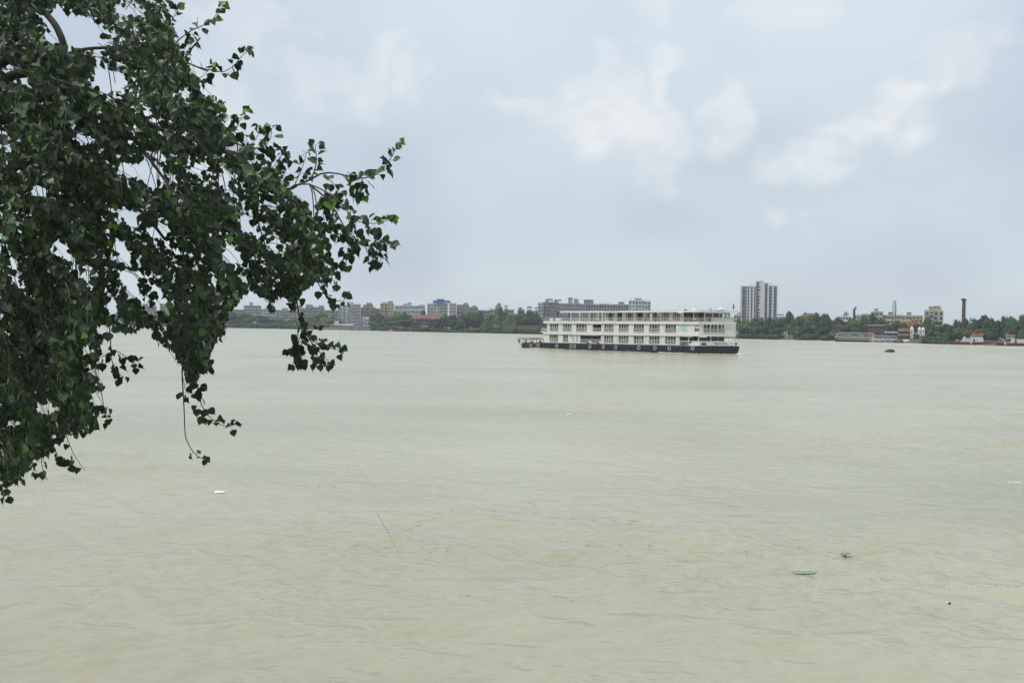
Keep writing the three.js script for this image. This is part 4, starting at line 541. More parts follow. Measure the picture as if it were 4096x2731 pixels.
// ---------------------------------------------------------------- far bank: trees
const grime = greyMap(256, (u, v) => 0.86 + 0.28 * (pfbm(u, v, 5, 5, 5, 60) - 0.5) - 0.22 * sstep(0.55, 0.85, pfbm(u, v, 34, 3, 3, 66)) * sstep(0.4, 0.65, pfbm(u, v, 3, 3, 2, 70)), 0.09, 0.09);
const plaster = (r, g, b) => std(C(r, g, b), 0.92, { map: grime });
const farLeaf = [C(0.034, 0.062, 0.024), C(0.052, 0.096, 0.030), C(0.090, 0.155, 0.040), C(0.078, 0.106, 0.050)].map((c) => new THREE.MeshStandardMaterial({ color: c, roughness: 0.8, side: THREE.DoubleSide, vertexColors: true }));
const farBark = std(C(0.09, 0.075, 0.06), 0.95);
function crownGeo(seed, lobes, flat, cards, ragged) {
  const R = rng(seed), pos = [], nor = [], col = [], L = [];
  for (let i = 0; i < lobes; i++) { const a = R() * 6.283, q = Math.sqrt(R()) * 0.68, y = 0.2 + R() * 0.62, lim = Math.sqrt(Math.max(0.08, 1 - ((y - 0.42) / 0.62) ** 2)); L.push([Math.cos(a) * q * lim, y, Math.sin(a) * q * lim, 0.2 + 0.16 * R()]); }
  L.push([0, 0.45, 0, 0.42], [0.2, 0.34, 0.2, 0.36], [-0.3, 0.34, 0, 0.36], [0.1, 0.68, 0, 0.3]);
  const tri = (a, b, c, n, k) => { for (const p of [a, b, c]) { pos.push(...p); nor.push(...n); col.push(k, k, k * 0.95); } };
  for (let i = 0; i < cards; i++) {
    const l = L[Math.floor(R() * L.length)], th = R() * 6.283, cz = R() * 1.7 - 0.7, cc = Math.sqrt(Math.max(0, 1 - Math.min(1, cz) ** 2)), n = [Math.cos(th) * cc, Math.min(1, cz), Math.sin(th) * cc];
    const r = l[3] * (0.82 + (0.22 + ragged) * R() * R()), p = [l[0] + n[0] * r, l[1] + n[1] * r * flat, l[2] + n[2] * r], s = 0.032 + 0.045 * R();
    if (p[1] < 0.02) continue;
    const t = new THREE.Vector3(R() - 0.5, R() - 0.5, R() - 0.5), N = new THREE.Vector3(...n).addScaledVector(new THREE.Vector3(R() - 0.5, R() - 0.3, R() - 0.5), 1.1).normalize(), U = t.clone().cross(N).normalize(), Vv = N.clone().cross(U), k = 0.6 + 0.8 * R();
    const c = (a, b) => [p[0] + (U.x * a + Vv.x * b) * s, p[1] + (U.y * a + Vv.y * b) * s, p[2] + (U.z * a + Vv.z * b) * s], nn = [n[0] * 0.5 + N.x * 0.5, n[1] * 0.5 + N.y * 0.5, n[2] * 0.5 + N.z * 0.5];
    tri(c(-1, -0.6), c(1, -0.5), c(0.2, 1), nn, k); if (R() < 0.75) tri(c(-1.1, 0.6), c(-0.1, -1), c(1, 0.7), nn, k * 0.95);
  }
  for (const l of L) { const g = new THREE.IcosahedronGeometry(l[3] * 0.72, 1), a = g.attributes.position; for (let i = 0; i < a.count; i++) { pos.push(l[0] + a.getX(i), Math.max(0.01, l[1] + a.getY(i) * flat), l[2] + a.getZ(i)); nor.push(a.getX(i) / l[3], a.getY(i) / l[3], a.getZ(i) / l[3]); col.push(0.8, 0.8, 0.8); } }
  const g = new THREE.BufferGeometry(); g.setAttribute('position', new THREE.Float32BufferAttribute(pos, 3)); g.setAttribute('normal', new THREE.Float32BufferAttribute(nor, 3)); g.setAttribute('color', new THREE.Float32BufferAttribute(col, 3)); return g;
}
const crowns = [crownGeo(1, 11, 0.8, 3000, 0.16), crownGeo(2, 14, 0.7, 3200, 0.22), crownGeo(3, 9, 0.9, 2900, 0.2), crownGeo(4, 13, 0.65, 3100, 0.28), crownGeo(5, 16, 0.75, 3300, 0.2), crownGeo(6, 10, 0.85, 2900, 0.36)];
const trunkGeo = join([tube([new THREE.Vector3(0, -0.02, 0), new THREE.Vector3(0.02, 0.2, 0), new THREE.Vector3(0, 0.42, 0.02)], 0.05, 0.03, 6, 6), bar([0, 0.25, 0], [0.3, 0.5, 0.1], 0.025, 5, 0.01), bar([0, 0.22, 0], [-0.28, 0.48, -0.1], 0.025, 5, 0.01)]);
const tones = ['dark', 'mid-green', 'pale green', 'feathery'], ordinal = ['first', 'second', 'third', 'fourth', 'fifth', 'sixth', 'seventh', 'eighth', 'ninth', 'tenth', 'eleventh', 'twelfth', 'thirteenth', 'fourteenth', 'fifteenth'];
let treeCount = 0;
function farTree(px, top, half, off, tone, region, nth) {
  const D = shoreDepth(px) + off, p = at(px, top, D), R = rng(px * 31 + top), W = half * D / F * 1.22, g = off < 15 ? 1.6 : GROUND - 0.1, H = p.y - g;
  const t = thing('riverside_tree', `${tones[tone]} riverside tree ${region}, ${ordinal[nth]} from left`, 'tree', [p.x, g, p.z], R() * 6.28, `${tones[tone]} trees ${region}`);
  const c = part('crown', crowns[(treeCount++ * 5 + Math.floor(R() * 2)) % 6], farLeaf[tone], t); c.scale.set(W * (0.9 + 0.2 * R()), H * 0.98, W * (0.9 + 0.2 * R())); c.position.y = H * 0.06;
  const k = part('trunk', trunkGeo, farBark, t); k.scale.set(W * 0.9, H, W * 0.9);
}
const belts = {
  'glimpsed behind the hanging peepal leaves': [[320, 1262, 50, 40, 0], [420, 1255, 50, 50, 1], [520, 1250, 55, 60, 0], [610, 1258, 50, 45, 1], [690, 1262, 55, 40, 0], [770, 1256, 50, 55, 1], [850, 1250, 55, 50, 0], [925, 1243, 45, 60, 0], [985, 1256, 45, 40, 1], [1050, 1264, 45, 35, 0], [1110, 1270, 45, 30, 1], [1165, 1276, 35, 30, 1], [1225, 1262, 40, 45, 2], [1205, 1284, 34, 20, 1], [1290, 1252, 45, 40, 2], [1335, 1272, 35, 35, 2], [560, 1285, 45, 15, 1], [660, 1288, 45, 15, 0], [760, 1285, 45, 15, 1], [880, 1284, 45, 15, 1], [960, 1284, 40, 15, 0], [1040, 1290, 40, 12, 1], [1120, 1290, 40, 12, 0], [1180, 1292, 30, 12, 2], [1260, 1286, 40, 18, 1], [1300, 1290, 24, 14, 2]],
  'left of the red brick riverside building': [[1487, 1264, 20, 30, 0], [1515, 1257, 26, 36, 0], [1542, 1272, 20, 28, 0], [1566, 1264, 28, 40, 1], [1595, 1250, 32, 45, 2], [1625, 1252, 28, 42, 1], [1575, 1284, 28, 16, 0], [1612, 1276, 32, 18, 1], [1645, 1272, 20, 22, 1], [1500, 1286, 26, 16, 1], [1540, 1292, 20, 14, 0], [1690, 1240, 14, 90, 1]],
  'between the red brick building and the cruise boat': [[1672, 1304, 18, 4, 0], [1752, 1282, 24, 6, 0], [1785, 1258, 26, 20, 1], [1812, 1264, 30, 16, 0], [1848, 1276, 24, 14, 1], [1862, 1260, 28, 36, 1], [1888, 1250, 32, 30, 1], [1905, 1266, 32, 14, 0], [1925, 1239, 13, 80, 1], [1958, 1264, 26, 40, 1], [1990, 1258, 26, 44, 2], [2010, 1233, 24, 75, 3], [2038, 1262, 24, 42, 2], [2060, 1250, 24, 50, 2], [2086, 1243, 28, 52, 2], [2112, 1242, 28, 50, 1], [2132, 1252, 28, 30, 0], [2152, 1264, 24, 22, 0], [2100, 1268, 26, 20, 1], [2172, 1286, 14, 14, 1], [1945, 1300, 30, 10, 1], [1985, 1298, 28, 8, 2], [1830, 1298, 26, 8, 0], [2070, 1272, 20, 30, 0], [2160, 1306, 12, 4, 1]],
  'between the cruise boat and the truss gangway': [[2955, 1274, 22, 30, 1], [2985, 1282, 28, 24, 2], [3015, 1268, 30, 45, 1], [3045, 1270, 28, 45, 2], [3080, 1272, 30, 40, 0], [3105, 1282, 28, 20, 0], [3135, 1268, 24, 50, 1], [3168, 1253, 30, 55, 1], [3192, 1264, 26, 45, 1], [3218, 1268, 28, 50, 2], [3246, 1262, 30, 40, 1], [3276, 1255, 28, 55, 1], [3292, 1251, 18, 60, 2], [3316, 1262, 28, 50, 1], [3346, 1276, 24, 60, 0], [3372, 1277, 28, 55, 0], [3402, 1270, 28, 65, 0], [3432, 1276, 30, 30, 2], [3462, 1268, 28, 45, 1], [3490, 1263, 24, 60, 0], [3510, 1276, 22, 30, 0], [2975, 1304, 30, 8, 0], [3020, 1298, 30, 10, 1], [3065, 1300, 28, 8, 0], [3105, 1308, 24, 6, 0], [3150, 1302, 22, 26, 2], [3222, 1308, 30, 8, 0], [3260, 1298, 32, 12, 1], [3296, 1304, 30, 9, 0], [3332, 1326, 16, 3, 2], [3392, 1302, 30, 22, 1], [3430, 1304, 30, 20, 1], [3466, 1310, 24, 22, 0], [3190, 1322, 22, 4, 2]],
  'between the truss gangway and the red tugs': [[3546, 1280, 28, 40, 1], [3590, 1284, 25, 45, 1], [3622, 1290, 24, 40, 0], [3664, 1290, 20, 45, 0], [3712, 1275, 22, 50, 1], [3738, 1284, 25, 40, 1], [3762, 1302, 24, 24, 0], [3792, 1296, 28, 30, 1], [3758, 1326, 22, 8, 2], [3720, 1322, 22, 10, 1], [3560, 1302, 24, 26, 0], [3786, 1324, 26, 8, 0], [3700, 1342, 16, 4, 1], [3732, 1346, 16, 3, 2], [3668, 1330, 13, 12, 2]],
  'behind the red tugs at the right edge': [[3830, 1285, 26, 45, 1], [3856, 1281, 24, 50, 0], [3882, 1290, 28, 40, 1], [3906, 1276, 22, 50, 0], [3936, 1262, 28, 45, 0], [3966, 1266, 26, 40, 1], [3992, 1276, 26, 35, 0], [4022, 1272, 28, 45, 1], [4052, 1265, 28, 40, 1], [4086, 1259, 30, 45, 1], [3852, 1312, 30, 10, 3], [3820, 1330, 24, 8, 0], [3925, 1310, 30, 12, 1], [3980, 1312, 28, 12, 0], [4040, 1312, 30, 10, 0], [4092, 1316, 26, 10, 1], [4140, 1262, 45, 40, 0], [4150, 1310, 40, 12, 1]],
};
for (const [region, list] of Object.entries(belts)) for (const [px, top, half, off, tone] of list) farTree(px, top, half, off, tone, region, list.filter((q) => q[4] === tone && (q[0] < px || (q[0] === px && q[1] < top))).length);
// low scrub along the water's edge, and the creeper that buries the bank left of the boat
function scrub(name, label, cat, spots, tone) { const list = []; spots.forEach(([px, top, half, off], i) => { const D = shoreDepth(px) + off, p = at(px, top, D), g = crowns[i % 6].clone(), y0 = off < 6 ? 0.3 : 1.2, s = half * D / F * 1.2; g.scale(s, Math.max(0.5, p.y - y0), s).rotateY(i * 1.7).translate(p.x, y0, p.z); list.push(g); }); const o = shade(new THREE.Mesh(mergeGeometries(list), farLeaf[tone])); o.name = name; scene.add(o); tag(o, label, cat, null, 'stuff'); }
{
  const R = rng(88), a = [], b = [];
  for (let px = 480; px < 4200; px += 17) { if ((px > 1235 && px < 1480) || (px > 3785 && px < 4110) || (px > 3118 && px < 3172) || (px > 3335 && px < 3680) || (px > 2190 && px < 2930)) continue; const D = shoreDepth(px), water = 1303 + 0.015 * (px - 2048) + EYE * F / D; a.push([px + R() * 14, water - (1.8 + 3.0 * R()) * F / D, 11 + 10 * R(), -1 + 4 * R()]); }
  scrub('bank_scrub', 'low green scrub along the far water line', 'scrub', a, 1);
  for (const [px, top] of [[1938, 1288], [1955, 1282], [1975, 1279], [1995, 1276], [2012, 1284], [2030, 1281], [2046, 1290], [1930, 1302], [1962, 1298], [2000, 1296], [1945, 1312], [2060, 1284], [2025, 1300]]) b.push([px, top, 15, 9 + R() * 6]);
  scrub('creeper_thicket', 'bright green creepers smothering the bank left of the cruise boat', 'creeper', b, 2);
  const c = []; for (let px = 3690; px < 3805; px += 16) c.push([px, 1362 + 6 * R(), 12, -1 + R() * 2]);
  scrub('water_weeds', 'pale green weeds at the water line left of the nearer red tug', 'weeds', c, 2);
}

// ---------------------------------------------------------------- far bank: buildings
const W_DARK = std(C(0.035, 0.04, 0.048), 0.25), W_MID = std(C(0.10, 0.11, 0.125), 0.35), W_BLUE = std(C(0.095, 0.115, 0.155), 0.2), SLAB = plaster(0.55, 0.54, 0.50), CONC = plaster(0.36, 0.355, 0.34);
const cache = {};
const boxGeo = (w, h, d) => cache[`${w.toFixed(2)},${h.toFixed(2)},${d.toFixed(2)}`] ??= new THREE.BoxGeometry(w, h, d);
function at0(o, x, y, z) { o.position.set(x, y, z); return o; }
function building(name, label, px0, px1, top, off, floors, cols, mat, o = {}) {
  const pc = (px0 + px1) / 2, D = shoreDepth(pc) + off, p = at(pc, top, D), W = (px1 - px0) * D / F, base = o.base ?? GROUND, H = p.y - base, dep = o.depth ?? Math.max(8, W * 0.6), fh = o.fh ?? 3.1;
  const t = thing(name, label, 'building', [p.x, base, p.z], Math.atan2(-p.x, -p.z) + (o.turn ?? 0), 'buildings on the far bank');
  const holes = [], wins = [], bay = W / cols, ww = Math.min(1.6, bay * (o.wide ?? 0.5)), wh = o.high ?? 1.35;
  for (let f = 0; f < floors; f++) for (let c = 0; c < cols; c++) { if (o.skip && o.skip(c, f)) continue; const x = -W / 2 + (c + 0.5) * bay, y = H - 0.9 - f * fh - 0.45 - wh; if (y < 0.3) continue; holes.push([x - ww / 2 + W / 2, x + ww / 2 + W / 2, y, y + wh]); wins.push([x, y, c, f]); }
  const body = part('wall', [wall(W, H, 0.32, holes).translate(-W / 2, 0, -0.32), box2(-W / 2, W / 2, 0, H - 0.3, -dep, -0.3)], mat, t);
  part('parapet', [box2(-W / 2 - 0.12, W / 2 + 0.12, H - 0.95, H - 0.82, -0.3, 0.12), box2(-W / 2, -W / 2 + 0.2, H - 0.35, H + 0.02, -dep, -0.33), box2(W / 2 - 0.2, W / 2, H - 0.35, H + 0.02, -dep, -0.33), box2(-W / 2, W / 2, H - 0.35, H + 0.02, -dep, -dep + 0.2)], mat, body);
  const R = rng(px0 * 7 + top);
  for (const [x, y, c, f] of wins) {
    const w = at0(part('window', boxGeo(ww, wh, 0.06), R() < 0.68 ? W_DARK : W_MID, t), x, y + wh / 2, -0.27);
    if (o.shades !== false) at0(part('sunshade', boxGeo(ww + 0.5, 0.1, 0.55), o.trim ?? SLAB, w), 0, wh / 2 + 0.16, 0.45);
    else at0(part('sill', boxGeo(ww + 0.2, 0.1, 0.3), o.trim ?? SLAB, w), 0, -wh / 2 - 0.06, 0.3);
  }
  for (const [c0, c1] of o.balconies ?? []) for (let f = 0; f < floors; f++) { const x0 = -W / 2 + c0 * bay, x1 = -W / 2 + c1 * bay, y = H - 0.9 - f * fh - 2.2; if (y > 0.5) part('balcony', [box2(x0, x1, y - 0.12, y, 0.0, 1.1), box2(x0, x1, y, y + 0.75, 1.0, 1.1)], o.balconyMat ?? mat, t); }
  for (const [kind, a, b, h, m] of o.roof ?? []) {
    const x0 = (a - pc) * D / F, x1 = (b - pc) * D / F, y = H - 0.3, hh = h * D / F + 0.3;
    if (kind === 'box') { const r = part('roof_room', box2(x0, x1, y, y + hh, -Math.min(dep * 0.7, 6), -0.8), m ?? mat, t); part('roof_slab', box2(x0 - 0.3, x1 + 0.3, y + hh, y + hh + 0.18, -Math.min(dep * 0.7, 6) - 0.3, -0.5), m ?? mat, r); }
    if (kind === 'tank') part('tank_tower', [box2(x0, x0 + 0.35, y, y + hh * 0.6, -1.4, -1), box2(x1 - 0.35, x1, y, y + hh * 0.6, -1.4, -1), box2(x0, x0 + 0.35, y, y + hh * 0.6, -4, -3.6), box2(x1 - 0.35, x1, y, y + hh * 0.6, -4, -3.6), box2((x0 + x1) / 2 - 0.2, (x0 + x1) / 2 + 0.2, y, y + hh * 0.6, -1.4, -1), box2(x0 - 0.1, x1 + 0.1, y + hh * 0.55, y + hh, -4.2, -0.9)], m ?? CONC, t);
    if (kind === 'drum') for (let x = x0; x < x1; x += 1.6) part('water_tank', [cyl(0.6, 0.6, hh * 0.8, x, y, -2, 12), cyl(0.6, 0.2, hh * 0.25, x, y + hh * 0.8, -2, 12)], m ?? std(C(0.05, 0.12, 0.35), 0.5), t);
    if (kind === 'sheet') part('roof_sheet', [box2(x0, x1, y + hh * 0.5, y + hh, -6, -0.5), new THREE.BoxGeometry(x1 - x0 + 1.5, 0.12, 3.2).rotateX(0.35).translate((x0 + x1) / 2, y + hh * 0.42, 0.6)], m ?? std(C(0.05, 0.09, 0.26), 0.6), t);
    if (kind === 'pergola') part('roof_pergola', [box2(x0, x1, y + hh - 0.25, y + hh, -3, -0.6), box2(x0, x0 + 0.3, y, y + hh, -0.9, -0.6), box2(x1 - 0.3, x1, y, y + hh, -0.9, -0.6)], m ?? mat, t);
    if (kind === 'rods') for (let x = x0, i = 0; x < x1; x += 2.1, i++) part('steel_rods', [box2(x - 0.25, x + 0.25, y, y + hh * 0.45, -1.5, -1.0), bar([x - 0.15, y, -1.2], [x - 0.2, y + hh * (0.7 + 0.3 * ((i * 7) % 5) / 5), -1.2], 0.04, 4), bar([x + 0.15, y, -1.2], [x + 0.12, y + hh * (0.6 + 0.4 * ((i * 3) % 5) / 5), -1.2], 0.04, 4)], CONC, t);
    if (kind === 'mound') part('roof_canopy', new THREE.SphereGeometry(1, 12, 6, 0, 6.3, 0, 1.57).scale((x1 - x0) / 2, hh, 2.5).translate((x0 + x1) / 2, y + 0.2, -3), std(C(0.10, 0.14, 0.09), 0.9), t);
  }
  return t;
}
const cWhite = plaster(0.78, 0.78, 0.76), cCream = plaster(0.56, 0.49, 0.34), cPink = plaster(0.50, 0.39, 0.33), cGrey = plaster(0.40, 0.41, 0.42), cPaleGreen = plaster(0.48, 0.55, 0.40), cYellow = plaster(0.50, 0.33, 0.09), cBlueWhite = plaster(0.68, 0.73, 0.80), cBrown = plaster(0.27, 0.22, 0.18), cWarm = plaster(0.53, 0.48, 0.41), cMint = plaster(0.50, 0.58, 0.54);
building('apartment_block', 'white block glimpsed through peepal leaves at far left', 470, 540, 1212, 150, 5, 6, cWhite);
building('apartment_block', 'cream block glimpsed through peepal leaves beside the white one', 640, 700, 1214, 140, 5, 5, cCream);
building('apartment_block', 'grey low house glimpsed through peepal leaves', 740, 810, 1228, 130, 4, 6, cGrey);
building('apartment_block', 'tan block glimpsed through peepal leaves left of the cream one', 556, 622, 1224, 150, 4, 5, cWarm, { roof: [['box', 570, 590, 8]] });
building('apartment_block', 'low white block right of the grey house behind peepal leaves', 806, 872, 1232, 140, 3, 6, cWhite, { roof: [['tank', 830, 848, 10, CONC]] });
building('apartment_block', 'small grey block between the pinkish house and the mint block', 934, 974, 1238, 130, 3, 4, cGrey);
building('apartment_block', 'pale block right of the mint block behind hanging leaves', 1044, 1108, 1236, 140, 3, 6, cBlueWhite, { roof: [['box', 1060, 1080, 8]] });
building('apartment_block', 'tan low block left of the small white house', 1108, 1184, 1240, 140, 3, 7, cWarm, { roof: [['box', 1128, 1150, 7], ['tank', 1160, 1174, 9, CONC]] });
building('pink_house', 'low pinkish house above trees, leftmost beside hanging leaves', 877, 932, 1228, 140, 3, 5, cPink, { roof: [['box', 895, 915, 8]] });
building('green_apartment_block', 'wide pale mint block behind hanging peepal leaves', 975, 1042, 1221, 150, 6, 6, cMint, { roof: [['box', 998, 1010, 11]] });
building('white_house', 'small white house with three windows left of the long grey building', 1186, 1230, 1231, 160, 3, 4, cWhite, { roof: [['box', 1192, 1206, 9, cPink]] });
building('grey_house', 'grey house with a cluttered roof above the long grey building', 1222, 1296, 1228, 170, 3, 6, cGrey, { roof: [['box', 1224, 1250, 9, cWarm], ['pergola', 1250, 1262, 5], ['box', 1274, 1294, 6]] });
building('long_grey_building', 'long weathered grey building above the pale green bushes', 1215, 1352, 1240, 120, 4, 14, cGrey, { shades: false });
building('white_apartment_block', 'tall white apartment block above the landing steps', 1352, 1402, 1219, 110, 7, 3, cWhite, { balconies: [[0, 1]], wide: 0.45 });
building('white_stair_block', 'white balconied block with a dark stair slot beside the landing steps', 1396, 1442, 1215, 96, 7, 5, cWhite, { skip: (c) => c === 4 && 0, balconies: [[0, 2], [3, 5]], wide: 0.55, roof: [['box', 1398, 1414, 5, cBlueWhite]] });
building('brown_apartment_block', 'stained brownish apartment block with a tank on its roof', 1443, 1503, 1229, 120, 6, 8, cPink, { balconies: [[1, 3], [5, 7]], trim: CONC, roof: [['box', 1452, 1493, 9, CONC], ['tank', 1465, 1488, 18, CONC]] });
building('pink_house', 'narrow pink house between the brownish block and the yellow block', 1503, 1522, 1234, 130, 4, 2, cPink);
building('yellow_apartment_block', 'cream yellow block with blue tanks on its roof', 1521, 1552, 1213, 130, 6, 2, cCream, { roof: [['drum', 1529, 1546, 6, std(C(0.10, 0.24, 0.36), 0.5)]] });
building('yellow_stair_tower', 'cream yellow stair tower right beside the blue roof tanks', 1548, 1575, 1212, 122, 6, 2, cCream, { wide: 0.3, high: 1, roof: [['box', 1551, 1571, 7]] });
building('white_terraced_block', 'wide white terraced block right of the yellow stair tower', 1578, 1646, 1221, 140, 5, 7, cWhite, { roof: [['box', 1612, 1630, 6], ['box', 1629, 1646, 11, cBlueWhite]] });
building('white_front_house', 'lower white house with blue trim in front of the terraced block', 1570, 1640, 1240, 116, 4, 6, cWhite, { trim: cBlueWhite });
building('blue_roof_house', 'pale blue and white house with an orange roof room', 1642, 1700, 1222, 130, 5, 5, cBlueWhite, { roof: [['box', 1678, 1698, 2, cPink]] });
building('pale_front_house', 'low bluish white house below the orange roof room', 1640, 1682, 1240, 105, 3, 4, cBlueWhite);
building('blue_roofed_block', 'large white block with a blue sheet roof above the red brick building', 1709, 1798, 1213, 120, 5, 7, cWhite, { balconies: [[0, 1], [4, 6]], roof: [['box', 1732, 1756, 11, CONC], ['box', 1747, 1777, 17, CONC], ['sheet', 1746, 1800, 12]] });
building('white_corner_block', 'narrow white wing right of the blue sheet roof', 1797, 1825, 1212, 112, 6, 4, cWhite, { wide: 0.42, turn: 0.2 });
building('grey_apartment_block', 'grey block with a water tank right of the white wing', 1826, 1876, 1218, 130, 5, 5, cWarm, { balconies: [[0, 2]], roof: [['box', 1854, 1871, 6]] });
building('grey_domed_house', 'grey house with a green canopy on its roof', 1874, 1912, 1228, 120, 5, 4, cGrey, { roof: [['mound', 1885, 1908, 6]] });
building('low_grey_house', 'low flat grey house left of the stepped cream house', 1912, 1960, 1240, 130, 3, 5, cGrey);
building('cream_house', 'stepped cream house above the creepers', 1958, 1984, 1236, 125, 4, 3, cCream, { roof: [['pergola', 1958, 1972, 6]] });
building('cream_stair_house', 'tall cream stair house with a stepped top above the creepers', 1980, 2008, 1226, 132, 5, 3, cCream, { roof: [['box', 1984, 2004, 6], ['box', 1990, 2003, 13]] });
building('tank_house', 'small cream house with a tank tower, right of the stepped cream house', 2017, 2033, 1233, 130, 4, 2, cWarm, { roof: [['tank', 2018, 2031, 12]] });
building('pale_low_house', 'low pale house behind the bright tree tops', 2030, 2056, 1237, 120, 2, 3, cWarm);
building('tank_house', 'house with a grey roof tank above the bright tree tops, left one', 2075, 2098, 1239, 130, 3, 3, cWarm, { roof: [['box', 2076, 2088, 9, CONC]] });
building('tank_house', 'house with a dark open tank tower above the bright tree tops, middle one', 2107, 2128, 1238, 130, 3, 3, cWarm, { roof: [['tank', 2109, 2127, 13, CONC]] });
building('tank_house', 'house with an open tank tower beside the concrete apartment block', 2138, 2154, 1238, 125, 4, 2, cWhite, { roof: [['tank', 2139, 2152, 9, CONC]] });
building('concrete_apartment_wing', 'narrow whitish wing of the weathered concrete apartments above the boat stern', 2152, 2174, 1209, 128, 7, 2, cWhite, { balconies: [[0, 2]] });
building('concrete_apartment_block', 'weathered concrete apartment block with roof tanks above the boat stern', 2173, 2235, 1207, 135, 7, 7, cGrey, { balconies: [[1, 2], [4, 5]], trim: CONC, roof: [['box', 2182, 2194, 10], ['tank', 2194, 2211, 12, CONC], ['box', 2217, 2230, 8], ['tank', 2228, 2245, 10, CONC]] });
building('grey_apartment_wing', 'plain grey concrete apartment wing with two tall roof rooms', 2234, 2322, 1213, 145, 6, 9, cGrey, { shades: false, roof: [['box', 2273, 2290, 22, cWarm], ['box', 2295, 2313, 17, cWarm], ['rods', 2296, 2322, 24]] });
building('unfinished_concrete_block', 'long unfinished concrete block with steel rods on its roof', 2320, 2516, 1216, 140, 5, 18, cGrey, { wide: 0.6, high: 1.9, shades: false, roof: [['box', 2336, 2372, 16, CONC], ['rods', 2400, 2445, 14], ['box', 2474, 2497, 9, cWarm], ['rods', 2345, 2375, 26]] });
building('modern_white_block', 'clean white apartment block above the cruise boat roof', 2516, 2580, 1201, 150, 7, 5, cBlueWhite, { shades: false, roof: [['box', 2540, 2567, 8]] });
building('modern_white_wing', 'balconied right wing of the clean white apartment block', 2578, 2603, 1204, 146, 7, 2, cBlueWhite, { wide: 0.7, balconies: [[0.9, 2.1]], roof: [['pergola', 2579, 2601, 7]] });
building('low_house', 'low pale house just left of the tall tower', 2938, 2965, 1258, 90, 2, 3, cWarm, { roof: [['tank', 2950, 2964, 8, CONC]] });
building('roof_frame_house', 'house with a flat concrete canopy right of the tall tower', 3104, 3142, 1266, 160, 2, 4, cGrey, { roof: [['tank', 3106, 3136, 10, CONC]] });
building('yellow_house', 'small yellow house with a blue tank on an orange roof room', 3206, 3238, 1259, 120, 2, 3, cYellow, { roof: [['box', 3214, 3232, 6, cPink], ['drum', 3222, 3226, 13]] });
building('grey_house', 'small grey house behind the yellow house', 3226, 3252, 1252, 150, 2, 3, cGrey);
building('white_house', 'white house with a stepped rooftop between trees, left of the short chimney', 3352, 3404, 1263, 130, 3, 5, cWhite, { roof: [['box', 3374, 3396, 10], ['box', 3381, 3389, 15, CONC]] });
building('blue_grey_house', 'low bluish house behind the short brick chimney', 3422, 3450, 1258, 140, 2, 3, cBlueWhite);
building('green_low_house', 'low pale green wing left of the pale green house', 3450, 3490, 1255, 135, 3, 4, cPaleGreen);
building('green_house', 'pale green house with a tank room on its roof', 3487, 3532, 1245, 130, 4, 3, cPaleGreen, { trim: cWarm, roof: [['box', 3500, 3514, 10, cPaleGreen]] });
building('cream_row_block', 'long cream block left of the telecom mast top', 3532, 3611, 1259, 140, 4, 7, cCream, { roof: [['box', 3556, 3570, 10, CONC]] });
building('cream_row_block', 'long cream block with a roof room behind the ochre house', 3611, 3690, 1261, 138, 4, 6, cCream, { roof: [['box', 3630, 3647, 11]] });
building('ochre_house', 'plain ochre yellow house in front of the long cream blocks', 3648, 3690, 1274, 95, 4, 3, cYellow, { wide: 0.4, shades: false });
building('ochre_house_wing', 'lower ochre wing left of the ochre yellow house', 3606, 3650, 1284, 95, 3, 3, cYellow, { wide: 0.3, shades: false });
building('grey_apartment_tower', 'mid-rise grey apartment tower right of the cream blocks', 3703, 3772, 1241, 150, 5, 4, cWarm, { wide: 0.62, high: 1.8, shades: false, balconies: [[1, 2]], roof: [['pergola', 3704, 3716, 4], ['box', 3719, 3738, 14, cCream], ['box', 3738, 3758, 17, cCream], ['box', 3756, 3764, 12, cWarm]] });
building('small_grey_house', 'small grey house behind trees right of the tall chimney', 3882, 3903, 1269, 110, 2, 3, cBlueWhite);

